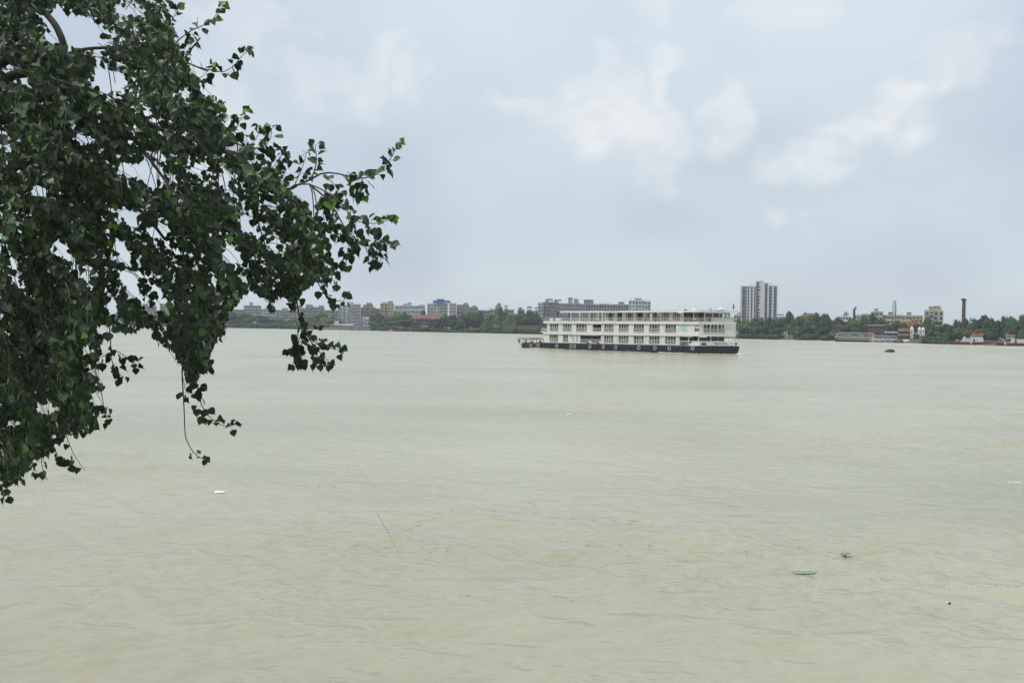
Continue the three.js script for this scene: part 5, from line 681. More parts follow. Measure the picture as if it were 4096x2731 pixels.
// tall white tower: proud white fins between dark balcony and window columns
{
  const D = 820, k = D / F / 8.7125, gx = (x) => (x - 850) * k, c = at(3037.6, 1143, D), base = GROUND, top = c.y - base, fh = 2.95;
  const t = thing('residential_tower', 'tall white residential tower with vertical fins above the trees', 'building', [c.x, base, c.z], Math.atan2(-c.x, -c.z), 'buildings on the far bank');
  const tw = plaster(0.78, 0.79, 0.81), tc = plaster(0.50, 0.45, 0.37), yOf = (y) => top - (y - 290) * k;
  part('core', [box2(gx(240), gx(745), 0, yOf(300), -16, -1.2), box2(gx(745), gx(1000), 0, yOf(130), -16, -1.2), box2(gx(1000), gx(1150), 0, yOf(190), -16, -1.2), box2(gx(1150), gx(1465), 0, yOf(280), -16, -1.2)], tc, t);
  for (const [a, b, y, z] of [[225, 282, 292, 0.3], [440, 472, 285, 0.2], [520, 582, 285, 0.4], [634, 692, 285, 0.4], [738, 752, 290, 0.2], [850, 895, 200, -0.3], [893, 990, 108, 0], [988, 1047, 175, 0.4], [1135, 1186, 268, 0.3], [1284, 1342, 268, 0.3], [1444, 1478, 292, 0.2]]) part('fin', box2(gx(a), gx(b), 0, yOf(y), -1.25, z), tw, t);
  const cols = [[282, 366, 300, 1, tc], [372, 440, 300, 0, tw], [472, 520, 300, 0, tw], [582, 634, 300, 0, tw], [692, 738, 300, 0, tw], [752, 850, 130, 2, tw], [1047, 1135, 185, 1, tc], [1186, 1284, 290, 1, tc], [1342, 1444, 296, 2, tw]];
  for (const [a, b, y0, kind, trim] of cols) for (let f = 0; f < (y0 < 200 ? 12 : 11); f++) {
    const yt = yOf(y0 + 14) - f * fh - (y0 < 200 ? 0.3 : 0), w = gx(b) - gx(a), x = (gx(a) + gx(b)) / 2;
    const pane = at0(part('window', boxGeo(w, fh - 0.5, 0.08), kind === 2 ? W_BLUE : (f * 7 + a) % 5 < 2 ? W_BLUE : W_MID, t), x, yt - fh / 2 + 0.1, -1.12);
    if (kind) at0(part('balcony', boxGeo(w, kind === 2 ? 0.25 : (f * 3 + a) % 4 ? 0.3 : 0.9, 1.2), trim, pane), 0, -fh / 2 + 0.05, 0.55);
    else at0(part('spandrel', boxGeo(w, 0.42, 1.1), trim, pane), 0, -fh / 2 + 0.02, 0.5);
  }
  [0, 1, 3, 4, 5, 7, 8, 9].forEach((f) => at0(part('window', boxGeo(1.0, 1.4, 0.1), W_DARK, t), gx(878), yOf(330) - f * 2.98, -0.3));
  part('roof_pergola', [box2(gx(505), gx(750), yOf(240), yOf(232), -6, -1), box2(gx(508), gx(516), yOf(300), yOf(236), -1.4, -1), box2(gx(648), gx(656), yOf(300), yOf(236), -1.4, -1), box2(gx(1140), gx(1305), yOf(215), yOf(206), -6, -1), box2(gx(1296), gx(1305), yOf(290), yOf(210), -1.4, -1), box2(gx(1170), gx(1178), yOf(290), yOf(210), -1.4, -1)], tw, t);
}
// red brick riverside warehouse with a tiled hip roof
{
  const D = shoreDepth(1710) + 14, c = at(1710, 1275, D), s = D / F, base = 1.8, H = c.y - base, x = (p) => (p - 1710) * s, t = thing('brick_warehouse', 'red brick riverside warehouse with a terracotta tiled roof', 'building', [c.x, base, c.z], Math.atan2(-c.x, -c.z));
  const brick = std(C(0.155, 0.062, 0.045), 0.92, { map: grime }), tile = std(C(0.21, 0.105, 0.075), 0.9, { map: grime }), W0 = x(1646), W1 = x(1778);
  const wp = [[1656, 1662, 1], [1675, 1682, 0], [1689, 1696, 0], [1703, 1710, 0], [1717, 1724, 0], [1734, 1741, 0], [1752, 1758, 0]], y0 = H - 14 * s, y1 = H - 4.5 * s;
  part('wall', [wall(W1 - W0, H, 0.4, wp.map(([a, b]) => [x(a) - W0, x(b) - W0, y0, y1])).translate(W0, 0, -0.4), box2(W0, W1, 0, H, -11, -0.38)], brick, t);
  for (const [a, b, blue] of wp) { const w = part('window', box2(x(a), x(b), y0, y1, -0.36, -0.3), blue ? std(C(0.20, 0.33, 0.5), 0.6) : W_DARK, t); part('sill', box2(x(a) - 0.1, x(b) + 0.1, y0 - 0.12, y0, -0.1, 0.12), brick, w); }
  const r = (1275 - 1258.5) * s, g = new THREE.BufferGeometry(), e = 0.7, ridge = H + r; const q = [[W0 - e, H - 0.1, e], [W1 + e, H - 0.1, e], [W1 + e, H - 0.1, -11 - e], [W0 - e, H - 0.1, -11 - e], [W0 + 1.8, ridge, -5.5], [W1 - 0.6, ridge, -5.5]], pos = []; for (const i of [0, 1, 5, 0, 5, 4, 1, 2, 5, 2, 3, 4, 2, 4, 5, 3, 0, 4, 0, 2, 1, 0, 3, 2]) pos.push(...q[i]); g.setAttribute('position', new THREE.Float32BufferAttribute(pos, 3)); g.setAttribute('uv', new THREE.Float32BufferAttribute(pos.flatMap((v, i) => i % 3 === 2 ? [] : [v]), 2)); g.computeVertexNormals();
  const roof = part('roof', g, tile, t); for (let k = 0; k < 6; k++) { const u = mix(W0 + 4, W1 - 5, k / 5); part('roof_gap', bar([u, H + r * 0.28, -1.1], [u + 1.1, H + r * 0.55, -2.6], 0.12, 4), W_DARK, roof); }
  part('balcony', [box2(x(1682), x(1719), y0 - 1.1, y0 - 0.85, 0, 1.2), box2(x(1696), x(1697), y0 - 0.9, y0 + 0.6, 1.0, 1.2)], SLAB, t);
  part('porch', [box2(x(1683), x(1712), 1.4, 3.2, 0, 1.2), box2(x(1681), x(1714), 3.2, 3.4, 0, 1.6)], cBlueWhite, t);
}
// long brick river wall, sheds and odds on the bank
function shed(name, label, px0, px1, eave, ridge, off, mat, roofMat, opts = {}) {
  const pc = (px0 + px1) / 2, D = shoreDepth(pc) + off, c = at(pc, eave, D), s = D / F, W = (px1 - px0) * s, base = opts.base ?? 1.9, H = Math.max(0.8, c.y - base), r = (eave - ridge) * s, dep = opts.depth ?? 10;
  const t = thing(name, label, 'shed', [c.x, base, c.z], Math.atan2(-c.x, -c.z) + (opts.turn ?? 0), 'sheds on the far bank');
  part('wall', [box2(-W / 2, W / 2, 0, H, -dep, 0)], mat, t);
  const sh = opts.gable ? new THREE.Shape([[-W / 2 - 0.4, H], [W / 2 + 0.4, H], [0, H + r]].map(([x, y]) => new THREE.Vector2(x, y))) : new THREE.Shape([[0.5, H], [-dep - 0.5, H], [-dep / 2, H + r]].map(([x, y]) => new THREE.Vector2(x, y)));
  const g = new THREE.ExtrudeGeometry(sh, { depth: opts.gable ? dep : W + 0.8, bevelEnabled: false }); if (opts.gable) g.translate(0, 0, -dep + 0.3); else g.rotateY(-Math.PI / 2).translate(W / 2 + 0.4, 0, 0);
  part('roof', g, roofMat, t); if (H > 3) part('doorway', box2(-W * 0.1, W * 0.12, 0.1, H * 0.55, -0.1, 0.05), W_DARK, t); return t;
}
const rust = std(C(0.15, 0.085, 0.06), 0.92, { map: grime }), brownWall = std(C(0.155, 0.115, 0.09), 0.95, { map: grime }), zinc = std(C(0.22, 0.225, 0.23), 0.6, { map: grime });
{ const D = shoreDepth(2085) + 7, a = at(2008, 1302, shoreDepth(2008) + 7), b = at(2166, 1304, shoreDepth(2166) + 7), L = Math.hypot(b.x - a.x, b.z - a.z), t = thing('river_wall', 'long stained brick river wall left of the cruise boat', 'wall', [a.x, 0.4, a.z], -Math.atan2(b.z - a.z, b.x - a.x)); const H = a.y - 0.4; part('masonry', box2(0, L, 0, H, -1.2, 0), brownWall, t); part('coping', box2(-0.2, L + 0.2, H, H + 0.3, -1.5, 0.25), zinc, t); for (let k = 0; k < 6; k++) part('drain_slot', box2(L * 0.03 + k * 3.2, L * 0.03 + k * 3.2 + 0.7, H - 1.5, H - 0.7, -0.1, 0.05), W_DARK, t); void D; }
shed('tin_shed', 'grey tin shed with a gable roof behind the boat stern, left one', 2186, 2262, 1268, 1244, 60, cGrey, zinc, { gable: 1 }); shed('tin_shed', 'grey tin shed with a gable roof behind the open sun deck lounge', 2258, 2330, 1268, 1247, 66, cGrey, zinc, { gable: 1 });
shed('brick_shed', 'old brown brick gable shed among trees right of the white hut', 3158, 3226, 1318, 1304, 26, rust, brownWall, { gable: 1 }); shed('brick_shed', 'brown gabled warehouse behind the left end of the truss gangway', 3330, 3384, 1308, 1291, 42, rust, brownWall, { gable: 1, depth: 16 });
shed('brick_shed', 'long faded pinkish wall shed behind the moored ferry', 3476, 3552, 1304, 1298, 20, rust, brownWall, { depth: 9 }); shed('brick_shed', 'low dark shed with a red tiled roof left of the white temple', 3598, 3642, 1325, 1312, 18, brownWall, rust); shed('tin_shed', 'low grey shed behind the moored boats', 3545, 3604, 1332, 1325, 16, brownWall, zinc); shed('tin_shed', 'small brown shed at the water beside the moored boats', 3598, 3634, 1342, 1336, 9, brownWall, brownWall, { base: 1.0 });
shed('tin_shed', 'small grey concrete hut among trees left of the tugs', 3746, 3778, 1304, 1301, 30, CONC, zinc);
{ const D = shoreDepth(3143) + 5, c = at(3143, 1347, D), t = thing('white_hut', 'narrow pale blue hut on the bank right of the boat', 'hut', [c.x, c.y, c.z], Math.atan2(-c.x, -c.z)); part('wall', box2(-1.05, 1.05, 0, 2.9, -2, 0), cBlueWhite, t); part('roof', box2(-1.35, 1.35, 2.9, 3.15, -2.3, 0.35), SLAB, t); part('door', box2(-0.4, 0.4, 0.1, 2.1, -0.02, 0.05), W_MID, t); part('plinth', box2(-1.5, 1.5, -2.2, 0, -2.5, 0.6), CONC, t); part('pole', bar([0.2, 3.1, -1], [0.2, 6.2, -1], 0.05), zinc, t);
  const e = at(3158, 1358, D - 3), w = solo('concrete_ramp', [new THREE.BoxGeometry(2.6, 0.25, 2.2).rotateX(0.5)], std(C(0.5, 0.44, 0.32), 0.9), 'slanted pale concrete slab below the pale blue hut', 'slab'); w.position.set(e.x, Math.max(0.6, e.y), e.z); w.rotation.y = Math.atan2(-c.x, -c.z); }
// white riverside temple
{ const D = shoreDepth(3672) + 20, s = D / F, c = at(3672, 1340, D), t = thing('white_temple', 'white domed riverside temple half hidden by bushes', 'temple', [c.x, 1.6, c.z], Math.atan2(-c.x, -c.z)); const y = c.y - 1.6, X = (p) => (p - 3672) * s, dome = (x, y0, r, h) => new THREE.LatheGeometry([[r, 0], [r * 0.96, h * 0.3], [r * 0.7, h * 0.6], [r * 0.25, h * 0.85], [0.05, h]].map(([a, b]) => new THREE.Vector2(a, b)), 12).translate(x, y0, -2);
  part('wall', [box2(X(3645), X(3658), 0, y + 3.3, -4, 0), box2(X(3672), X(3698), 0, y + 3.0, -6, 0), box2(X(3656), X(3674), 0, y + 1.4, -4, -0.5)], cWhite, t); for (const q of [[3651.5, 3.3, 0.9, 1.4], [3680, 3.0, 1.1, 1.6], [3692, 3.0, 1.0, 1.4]]) part('dome', dome(X(q[0]), y + q[1], q[2], q[3]), cWhite, t); for (const [a, b, h] of [[3682, 3685, 1.2], [3692, 3694, 1.6], [3649, 3652, 1.0]]) part('window', box2(X(a), X(b), y + h, y + h + 1.0, -0.05, 0.05), W_DARK, t); part('base_step', box2(X(3642), X(3702), 0, 0.7, -7, 0.8), SLAB, t); }
{ const D = shoreDepth(3690) + 14, c = at(3684, 1342, D), t = thing('palm_tree', 'slender leaning palm in front of the white temple', 'tree', [c.x, 1.5, c.z]), tp = at(3678, 1300, D), hh = tp.y - 1.5; part('trunk', tube([new THREE.Vector3(0.8, 0, 0), new THREE.Vector3(0.2, hh * 0.5, 0), new THREE.Vector3(-0.3, hh, 0)], 0.14, 0.09, 6), farBark, t); const g = []; for (let k = 0; k < 15; k++) { const a = k * 2.4, q = []; for (let i = 0; i <= 4; i++) { const f = i / 4 * 2.3; q.push(new THREE.Vector3(-0.3 + Math.cos(a) * f, hh + 0.5 * Math.sin(i / 4 * 2.6) * (1 - k / 26) - 0.32 * f * f * 0.4, Math.sin(a) * f)); } g.push(tube(q, 0.12, 0.02, 4, 6)); } part('fronds', g, std(C(0.04, 0.07, 0.03), 0.7), t); }
// two chimneys, telecom mast
function chimney(name, label, px, top, bot, half, off, plantKind) { const D = shoreDepth(px) + off, p = at(px, top, D), s = D / F, H = p.y - GROUND, t = thing(name, label, 'chimney', [p.x, GROUND, p.z]); const r1 = half * s, r0 = r1 * 1.35; part('shaft', new THREE.CylinderGeometry(r1, r0, H, 20).translate(0, H / 2, 0), std(C(0.11, 0.055, 0.048), 0.95, { map: grime }), t); part('cap_ring', [new THREE.CylinderGeometry(r1 * 1.12, r1 * 1.06, 0.7, 20).translate(0, H - 0.2, 0), new THREE.CylinderGeometry(r1 * 1.08, r1 * 1.08, 0.4, 20).translate(0, H - 2.2, 0)], std(C(0.12, 0.065, 0.055), 0.95), t); const c = part('weeds', crowns[3], farLeaf[3], t); if (plantKind) { c.scale.set(r1 * 2.3, 1.7, r1 * 2.3); c.position.set(0, H - 0.1, 0); } else { c.scale.set(1.0, 1.7, 1.0); c.position.set(0.9, H - 0.1, 0); } }
chimney('brick_chimney', 'short dark brick chimney with a weed growing from its top', 3418.5, 1236, 1290, 4.4, 70, 0); chimney('brick_chimney', 'tall dark brick chimney with a fringe of weeds round its rim', 3858, 1203, 1285, 6.2, 80, 1);
{ const D = shoreDepth(3580) + 60, p = at(3580, 1203, D), H = p.y - GROUND, t = thing('telecom_mast', 'grey lattice telecom mast crowded with antennas above the cream blocks', 'mast', [p.x, GROUND, p.z]); const w = (y) => mix(1.15, 0.55, y / H), g = [], m = []; for (const [a, b] of [[1, 1], [1, -1], [-1, 1], [-1, -1]]) g.push(bar([a * w(0), 0, b * w(0)], [a * w(H), H, b * w(H)], 0.09, 5)); for (let y = 0; y < H - 1; y += 1.3) for (const [a, b, c, d] of [[1, 1, -1, 1], [-1, 1, 1, 1], [1, -1, 1, 1], [-1, -1, -1, 1]]) m.push(bar([a * w(y), y, b * w(y)], [c * w(y + 1.3), y + 1.3, d * w(y + 1.3)], 0.045, 4)); part('mast_legs', g, zinc, t); part('bracing', m, zinc, t); const R = rng(6); for (let k = 0; k < 30; k++) { const y = H * (0.42 + 0.57 * R()), a = R() * 6.28, r = w(y) + 0.35; at0(part('antenna', boxGeo(0.3, 1.5, 0.18), k % 3 ? SLAB : W_MID, t), Math.cos(a) * r, y, Math.sin(a) * r).rotation.y = -a + 1.57; } }
// river landing left of the red brick building: steps, pontoon, gangway, hoarding, awnings
{
  const D = shoreDepth(1440), base = at(1438, 1318, D + 2), turn = Math.atan2(-base.x, -base.z), s = D / F;
  const st = thing('landing_steps', 'broad dark stone steps down to the water', 'steps', [base.x, 0, base.z], turn); for (let k = 0; k < 12; k++) part('step', box2(-8, 8, -0.5, 0.2 + k * 0.32, -k * 0.7 - 0.7, -k * 0.7), CONC, st); part('side_wall', [box2(-8.6, -8, -0.5, 3.9, -9, 1), box2(8, 8.6, -0.5, 3.9, -9, 1), box2(-0.5, 0, -0.4, 3.4, -8.4, 0.3)], CONC, st);
  const hb = at(1462, 1280, D + 16), h = thing('hoarding', 'blank white hoarding above the landing steps', 'hoarding', [hb.x, 1.8, hb.z], turn); const y = hb.y - 1.8; part('board', box2(-14 * s, 14 * s, y, y + 13 * s, -0.15, 0), cBlueWhite, h); part('legs', [box2(-2.4, -2.2, 0, y, -0.2, 0), box2(2.2, 2.4, 0, y, -0.2, 0)], zinc, h);
  building('ticket_house', 'small white and blue house below the blank hoarding', 1449, 1478, 1284, 12, 2, 3, cBlueWhite, { base: 1.6, depth: 5 });
  const pn = onWater(1330, 1319), p = thing('landing_pontoon', 'long dark ferry pontoon left of the landing steps', 'pontoon', [pn.x, 0, pn.z], turn); part('deck', box2(-18, 19, -0.4, 1.0, -5, 0), std(C(0.06, 0.065, 0.075), 0.8), p); for (let k = 0; k < 9; k++) part('post', box2(-17 + k * 4.2, -16.85 + k * 4.2, 1, 4, -4, -3.85), zinc, p); part('canopy', [box2(-16, 3, 3.9, 4.1, -5, -0.5), new THREE.BoxGeometry(18, 0.15, 4).rotateX(0.2).translate(9, 4.8, -2.5)], SLAB, p); part('side_panels', [box2(4, 15, 1.4, 2.6, -1, -0.9), box2(-6, -1, 1.2, 2.4, -1, -0.9)], std(C(0.30, 0.16, 0.08), 0.8), p); part('banner', [box2(1.0, 5.5, 2.2, 4.2, -0.8, -0.7)], std(C(0.12, 0.12, 0.30), 0.8), p); part('red_sign', [box2(-2.5, 1, 4.2, 5.2, -0.8, -0.7), box2(-14, -11, 2, 3, -0.8, -0.7)], std(C(0.42, 0.08, 0.08), 0.8), p);
  const bb = at(1345, 1302, D + 10), b = thing('billboard', 'pale blue billboard over the ferry pontoon', 'billboard', [bb.x, 1.6, bb.z], turn); const by = bb.y - 1.6; part('board', box2(-10 * s, 10 * s, by, by + 19 * s, -0.15, 0), cBlueWhite, b); part('legs', [box2(-1.6, -1.4, 0, by, -0.2, 0), box2(1.4, 1.6, 0, by, -0.2, 0)], zinc, b);
  for (const [px, py, w, lab] of [[1418, 1296, 10, 'bright blue awning at the head of the landing steps'], [1020, 1288, 12, 'blue tarpaulin roof at the water behind hanging leaves']]) { const DD = shoreDepth(px) + 8, q = at(px, py, DD), a = thing('tarpaulin_shelter', lab, 'shelter', [q.x, 1.2, q.z], turn, 'blue shelters on the far bank'), hh = Math.max(1.5, q.y - 1.2); part('cover', new THREE.ConeGeometry(w * DD / F * 1.2, 1.6, 4).rotateY(0.78).scale(1, 1, 0.7).translate(0, hh, 0), std(C(0.06, 0.14, 0.42), 0.6), a); part('legs', [[-1, 1], [1, 1], [-1, -1], [1, -1]].map(([i, j]) => bar([i * w * 0.12, -1, j], [i * w * 0.12, hh - 0.4, j], 0.07)), zinc, a); part('stall_wall', box2(-w * 0.12, w * 0.12, -0.6, hh * 0.6, -1.2, -1), brownWall, a); }
}

// ---------------------------------------------------------------- small craft
function boatHull(L, B, H, rakeA, rakeB, sheer) {   // open hull: a loft of sections with a deck, bow towards +x
  const n = 16, pos = [], idx = [], k = 6;
  for (let i = 0; i <= n; i++) { const t = i / n, x = (t - 0.5) * L, e = Math.abs(2 * t - 1), b = B / 2 * Math.pow(Math.max(0.02, 1 - Math.pow(e, 3.2)), 0.55), hy = H + sheer * e * e * e, kx = x + (t < 0.5 ? rakeA : -rakeB) * Math.pow(e, 3); for (const [px, py, pz] of [[x, hy, b], [mix(x, kx, 0.5), hy * 0.4, b * 0.92], [kx, -0.5, b * 0.6], [kx, -0.5, -b * 0.6], [mix(x, kx, 0.5), hy * 0.4, -b * 0.92], [x, hy, -b]]) pos.push(px, py, pz); }
  for (let i = 0; i < n; i++) for (let j = 0; j < k; j++) { const a = i * k + j, b = i * k + (j + 1) % k; idx.push(a, b, a + k, b, b + k, a + k); }
  const e = n * k; idx.push(0, 2, 1, 0, 3, 2, 0, 4, 3, 0, 5, 4, e, e + 1, e + 2, e, e + 2, e + 3, e, e + 3, e + 4, e, e + 4, e + 5);
  const g = new THREE.BufferGeometry(); g.setAttribute('position', new THREE.Float32BufferAttribute(pos, 3)); g.setIndex(idx); const q = g.toNonIndexed(); q.computeVertexNormals(); return q;
}
// brown wooden passenger boat behind the stern
{
  const turn = -Math.atan2(0.66, 0.75), c = [2.6 + 0.75 * 5.6, 0, -251.3 + 0.66 * 5.6];
  const t = thing('wooden_boat', 'brown wooden passenger boat with a canopy behind the cruise boat stern', 'boat', c, turn), Rr = rng(3);
  const plank = std(C(0.17, 0.095, 0.065), 0.8, { map: grime }), dk = std(C(0.025, 0.03, 0.032), 0.7), tar = std(C(0.085, 0.085, 0.065), 0.9);
  part('hull', boatHull(11.2, 3.2, 0.95, 0.9, 0.9, 0.28), plank, t); part('lower_hull', boatHull(10.9, 3.24, 0.36, 0.75, 0.75, 0.05), dk, t);
  part('gunwale', [box2(-5, 5, 0.95, 1.03, 1.45, 1.58), box2(-5, 5, 0.95, 1.03, -1.58, -1.45)], dk, t);
  part('canopy', [new RoundedBoxGeometry(11.2, 0.2, 3.6, 2, 0.08).translate(0, 2.42, 0), box2(-1.5, 2.2, 2.5, 2.62, -1.4, 1.4)], tar, t);
  for (let i = 0; i < 9; i++) for (const z of [-1.45, 1.45]) part('canopy_post', bar([-5 + i * 1.25, 0.95, z], [-5 + i * 1.25, 2.4, z], 0.045), M.wood, t);
  part('roof_rail', [bar([-5.3, 2.75, 1.6], [5.3, 2.75, 1.6], 0.025), bar([-5.3, 2.75, -1.6], [5.3, 2.75, -1.6], 0.025), ...[...Array(18)].map((_, i) => bar([-5.3 + i * 0.62, 2.5, 1.6], [-5.3 + i * 0.62, 2.75, 1.6], 0.018, 4))], M.shutter, t);
  part('bench', [box2(-4, 2, 1.0, 1.35, 0.9, 1.3), box2(-4, 2, 1.0, 1.35, -1.3, -0.9)], M.wood, t); part('engine_cover', new THREE.CylinderGeometry(0.9, 0.9, 2.6, 12, 1, false, -Math.PI / 2, Math.PI).rotateZ(Math.PI / 2).rotateX(-Math.PI / 2 * 0).scale(1, 0.8, 1).translate(2.6, 0.95, 0), std(C(0.02, 0.025, 0.035), 0.7), t);
  const wp = (x, y, z) => new THREE.Vector3(x, y, z).applyMatrix4(new THREE.Matrix4().makeRotationY(turn).setPosition(...c));
  for (const [x, y, r, face, lab] of [[-4.1, 0.75, 0.36, 1, 'pale-faced tyre on the wooden boat side, nearest its left end'], [-0.6, 0.62, 0.4, 1, 'pale-faced tyre on the middle of the wooden boat side'], [3.6, 0.62, 0.38, 1, 'pale-faced tyre on the wooden boat, half behind the stern tyre'], [-5.0, 1.75, 0.42, 0, 'black tyre hung under the canopy at the left end of the wooden boat'], [-2.6, 1.72, 0.42, 0, 'black tyre hung under the canopy amid the wooden boat posts']]) { const q = thing('tyre_fender', lab, 'tyre', wp(x, y, face ? 1.72 : 1.6).toArray(), turn, 'tyre fenders on the wooden boat'); part('tread', new THREE.TorusGeometry(r * 0.8, r * 0.28, 8, 18), M.rubber, q); if (face) part('painted_face', new THREE.TorusGeometry(r * 0.82, r * 0.2, 6, 18).scale(1, 1, 0.5).translate(0, 0, r * 0.26), M.ring, q); }
  person('person', 'dark clothed person sitting under the wooden boat canopy', seated, bonesP, [1.0, 1.18, 0.55], [[0.02, 0.02, 0.025], [0.025, 0.025, 0.03], skin, hair], (o) => { o.position.copy(wp(-1.2, 0.9, 0.6)); o.rotation.y = turn; o.scale.setScalar(0.95); });
}
// red and white tugs
function tug(label, px, waterY, len, mirror, lay) {
  const w = onWater(px, waterY), t = thing('tug_boat', label, 'tug', [w.x, 0, w.z], Math.atan2(-w.x, -w.z) * 0.75, 'red tugs at the right edge'), red = std(C(0.30, 0.045, 0.035), 0.75, { map: grime }), wh = std(C(0.72, 0.70, 0.74), 0.6, { map: grime }), orange = std(C(0.62, 0.10, 0.04), 0.6);
  part('hull', boatHull(len, 5, 1.35, 0.8, 1.2, 0.35), red, t); part('fender_belt', boatHull(len + 0.1, 5.12, 0.75, 0.75, 1.1, 0.1), std(C(0.07, 0.025, 0.025), 0.8), t);
  const h = part('deck_house', box2(lay.a, lay.b, 1.3, 3.25, -1.7, 1.6), wh, t); for (const x of lay.ports) part('port_hole', cyl(0.17, 0.17, 0.08).rotateX(Math.PI / 2).translate(x, 2.6, 1.58), W_DARK, h);
  part('door', box2(lay.door, lay.door + 0.75, 1.35, 3.0, 1.58, 1.66), M.wood, t); part('sloped_casing', new THREE.ExtrudeGeometry(new THREE.Shape([[lay.a - 1.0, 1.3], [lay.a + 0.9, 1.3], [lay.a + 0.9, 4.0], [lay.a + 0.3, 4.0]].map(([x, y]) => new THREE.Vector2(x, y))), { depth: 1.6, bevelEnabled: false }).translate(0, 0, 0.1), wh, t);
  const wl = part('wheelhouse', box2(lay.w0, lay.w1, 3.25, 4.75, -1.4, 1.3), wh, t); const n = 3, st = (lay.w1 - lay.w0) / n; for (let k = 0; k < n; k++) part('window', box2(lay.w0 + k * st + 0.18, lay.w0 + (k + 1) * st - 0.18, 4.05, 4.6, 1.28, 1.34), W_DARK, wl);
  part('roof', new RoundedBoxGeometry(lay.w1 - lay.w0 + 0.9, 0.35, 3.4, 2, 0.1).translate((lay.w0 + lay.w1) / 2 + 0.1, 4.95, 0), orange, t); part('upper_deck_rail', [box2(lay.a, lay.w0, 3.95, 4.0, 1.4, 1.45), ...[0, 1, 2, 3, 4].map((k) => bar([mix(lay.a, lay.w0, k / 4), 3.25, 1.42], [mix(lay.a, lay.w0, k / 4), 4, 1.42], 0.03, 4))], M.maroon, t);
  part('mast', [bar([lay.w0 + 0.5, 5, 0], [lay.w0 + 0.5, 6.0, 0], 0.04), bar([lay.w0 - 0.8, 5.5, 0], [lay.w0 + 1.6, 5.35, 0], 0.05), bar([lay.w1 - 0.5, 5, 0], [lay.w1 - 0.5, 5.6, 0], 0.06)], wh, t); part('deck_gear', [bx(0.7, 1.1, 0.8, -len * 0.34, 1.9, 0.8), bx(0.5, 0.7, 0.5, -len * 0.27, 1.7, 1.0), cyl(0.25, 0.25, 0.9, -len * 0.2, 1.35, 1), bar([-len * 0.2, 1.3, 0], [-len * 0.2, 2.6, 0], 0.05)], SLAB, t);
  for (const f of lay.tyres) { const q = thing('tyre_fender', lay.tyreLabel + (f === lay.tyres[0] ? ' nearest its left end' : ' further right'), 'tyre', [0, 0, 0], t.rotation.y, 'tyres on the tugs'); q.position.set(f, 0.95, 2.66).applyAxisAngle(new THREE.Vector3(0, 1, 0), t.rotation.y).add(t.position); part('tread', new THREE.TorusGeometry(0.36, 0.15, 6, 14), f === lay.tyres[0] ? M.ring : M.rubber, q); }
}
tug('red hulled tug with a white deck house and orange wheelhouse roof', 3892, 1379, 20.5, 1, { a: -4.2, b: 4.6, ports: [-1.9, -1.0, 1.7, 3.4], door: 0.1, w0: -0.4, w1: 4.2, tyres: [-0.9, 6.6], tyreLabel: 'tyre on the side of the nearer left tug' });
tug('second red hulled tug cut off by the right edge of the frame', 4090, 1384, 22, 1, { a: -4.4, b: 8, ports: [2.2, 4.6], door: -3.2, w0: -6.6, w1: -3.4, tyres: [-7.2, 4.2], tyreLabel: 'tyre on the side of the tug at the right edge' });
{ // rusty landing barge and pale green gantry between the tugs
  const w = onWater(3990, 1378), t = thing('rusty_barge', 'rusty red barge with white rails between the two tugs', 'barge', [w.x, 0, w.z], Math.atan2(-w.x, -w.z)); part('hull', boatHull(9.5, 4, 2.2, 0.5, 0.7, 0.3), std(C(0.17, 0.055, 0.045), 0.85, { map: grime }), t); part('cabin_row', [...Array(6)].map((_, k) => box2(-3.2 + k * 1.05, -2.4 + k * 1.05, 2.2, 3.1, -0.6, 0.9)), SLAB, t); part('rail', [bar([-4.4, 3.3, 1.2], [4.4, 3.3, 1.2], 0.05)], SLAB, t);
  const g0 = onWater(4022, 1379), g = thing('gantry', 'pale green steel gantry beside the second tug', 'gantry', [g0.x, 0, g0.z], Math.atan2(-g0.x, -g0.z)), m = std(C(0.36, 0.40, 0.33), 0.8); part('frame', [bar([-2.4, 0, 0], [0, 5.2, 0], 0.12), bar([-1.6, 0, 1], [0.4, 5.2, 0], 0.1), bar([0.2, 0, 0], [0.2, 5.4, 0], 0.12), bar([-0.2, 5.0, 0], [3.4, 6.4, 0], 0.1), bar([-5, 1.6, 0], [1, 1.6, 0], 0.12), bar([-5, 2.6, 0], [1, 2.6, 0], 0.07), ...[...Array(7)].map((_, k) => bar([-5 + k, 1.6, 0], [-4.5 + k, 2.6, 0], 0.05, 4))], m, g); part('platform', [box2(-5.5, 1.5, 0.2, 1.5, -2, 0.6)], m, g);
}
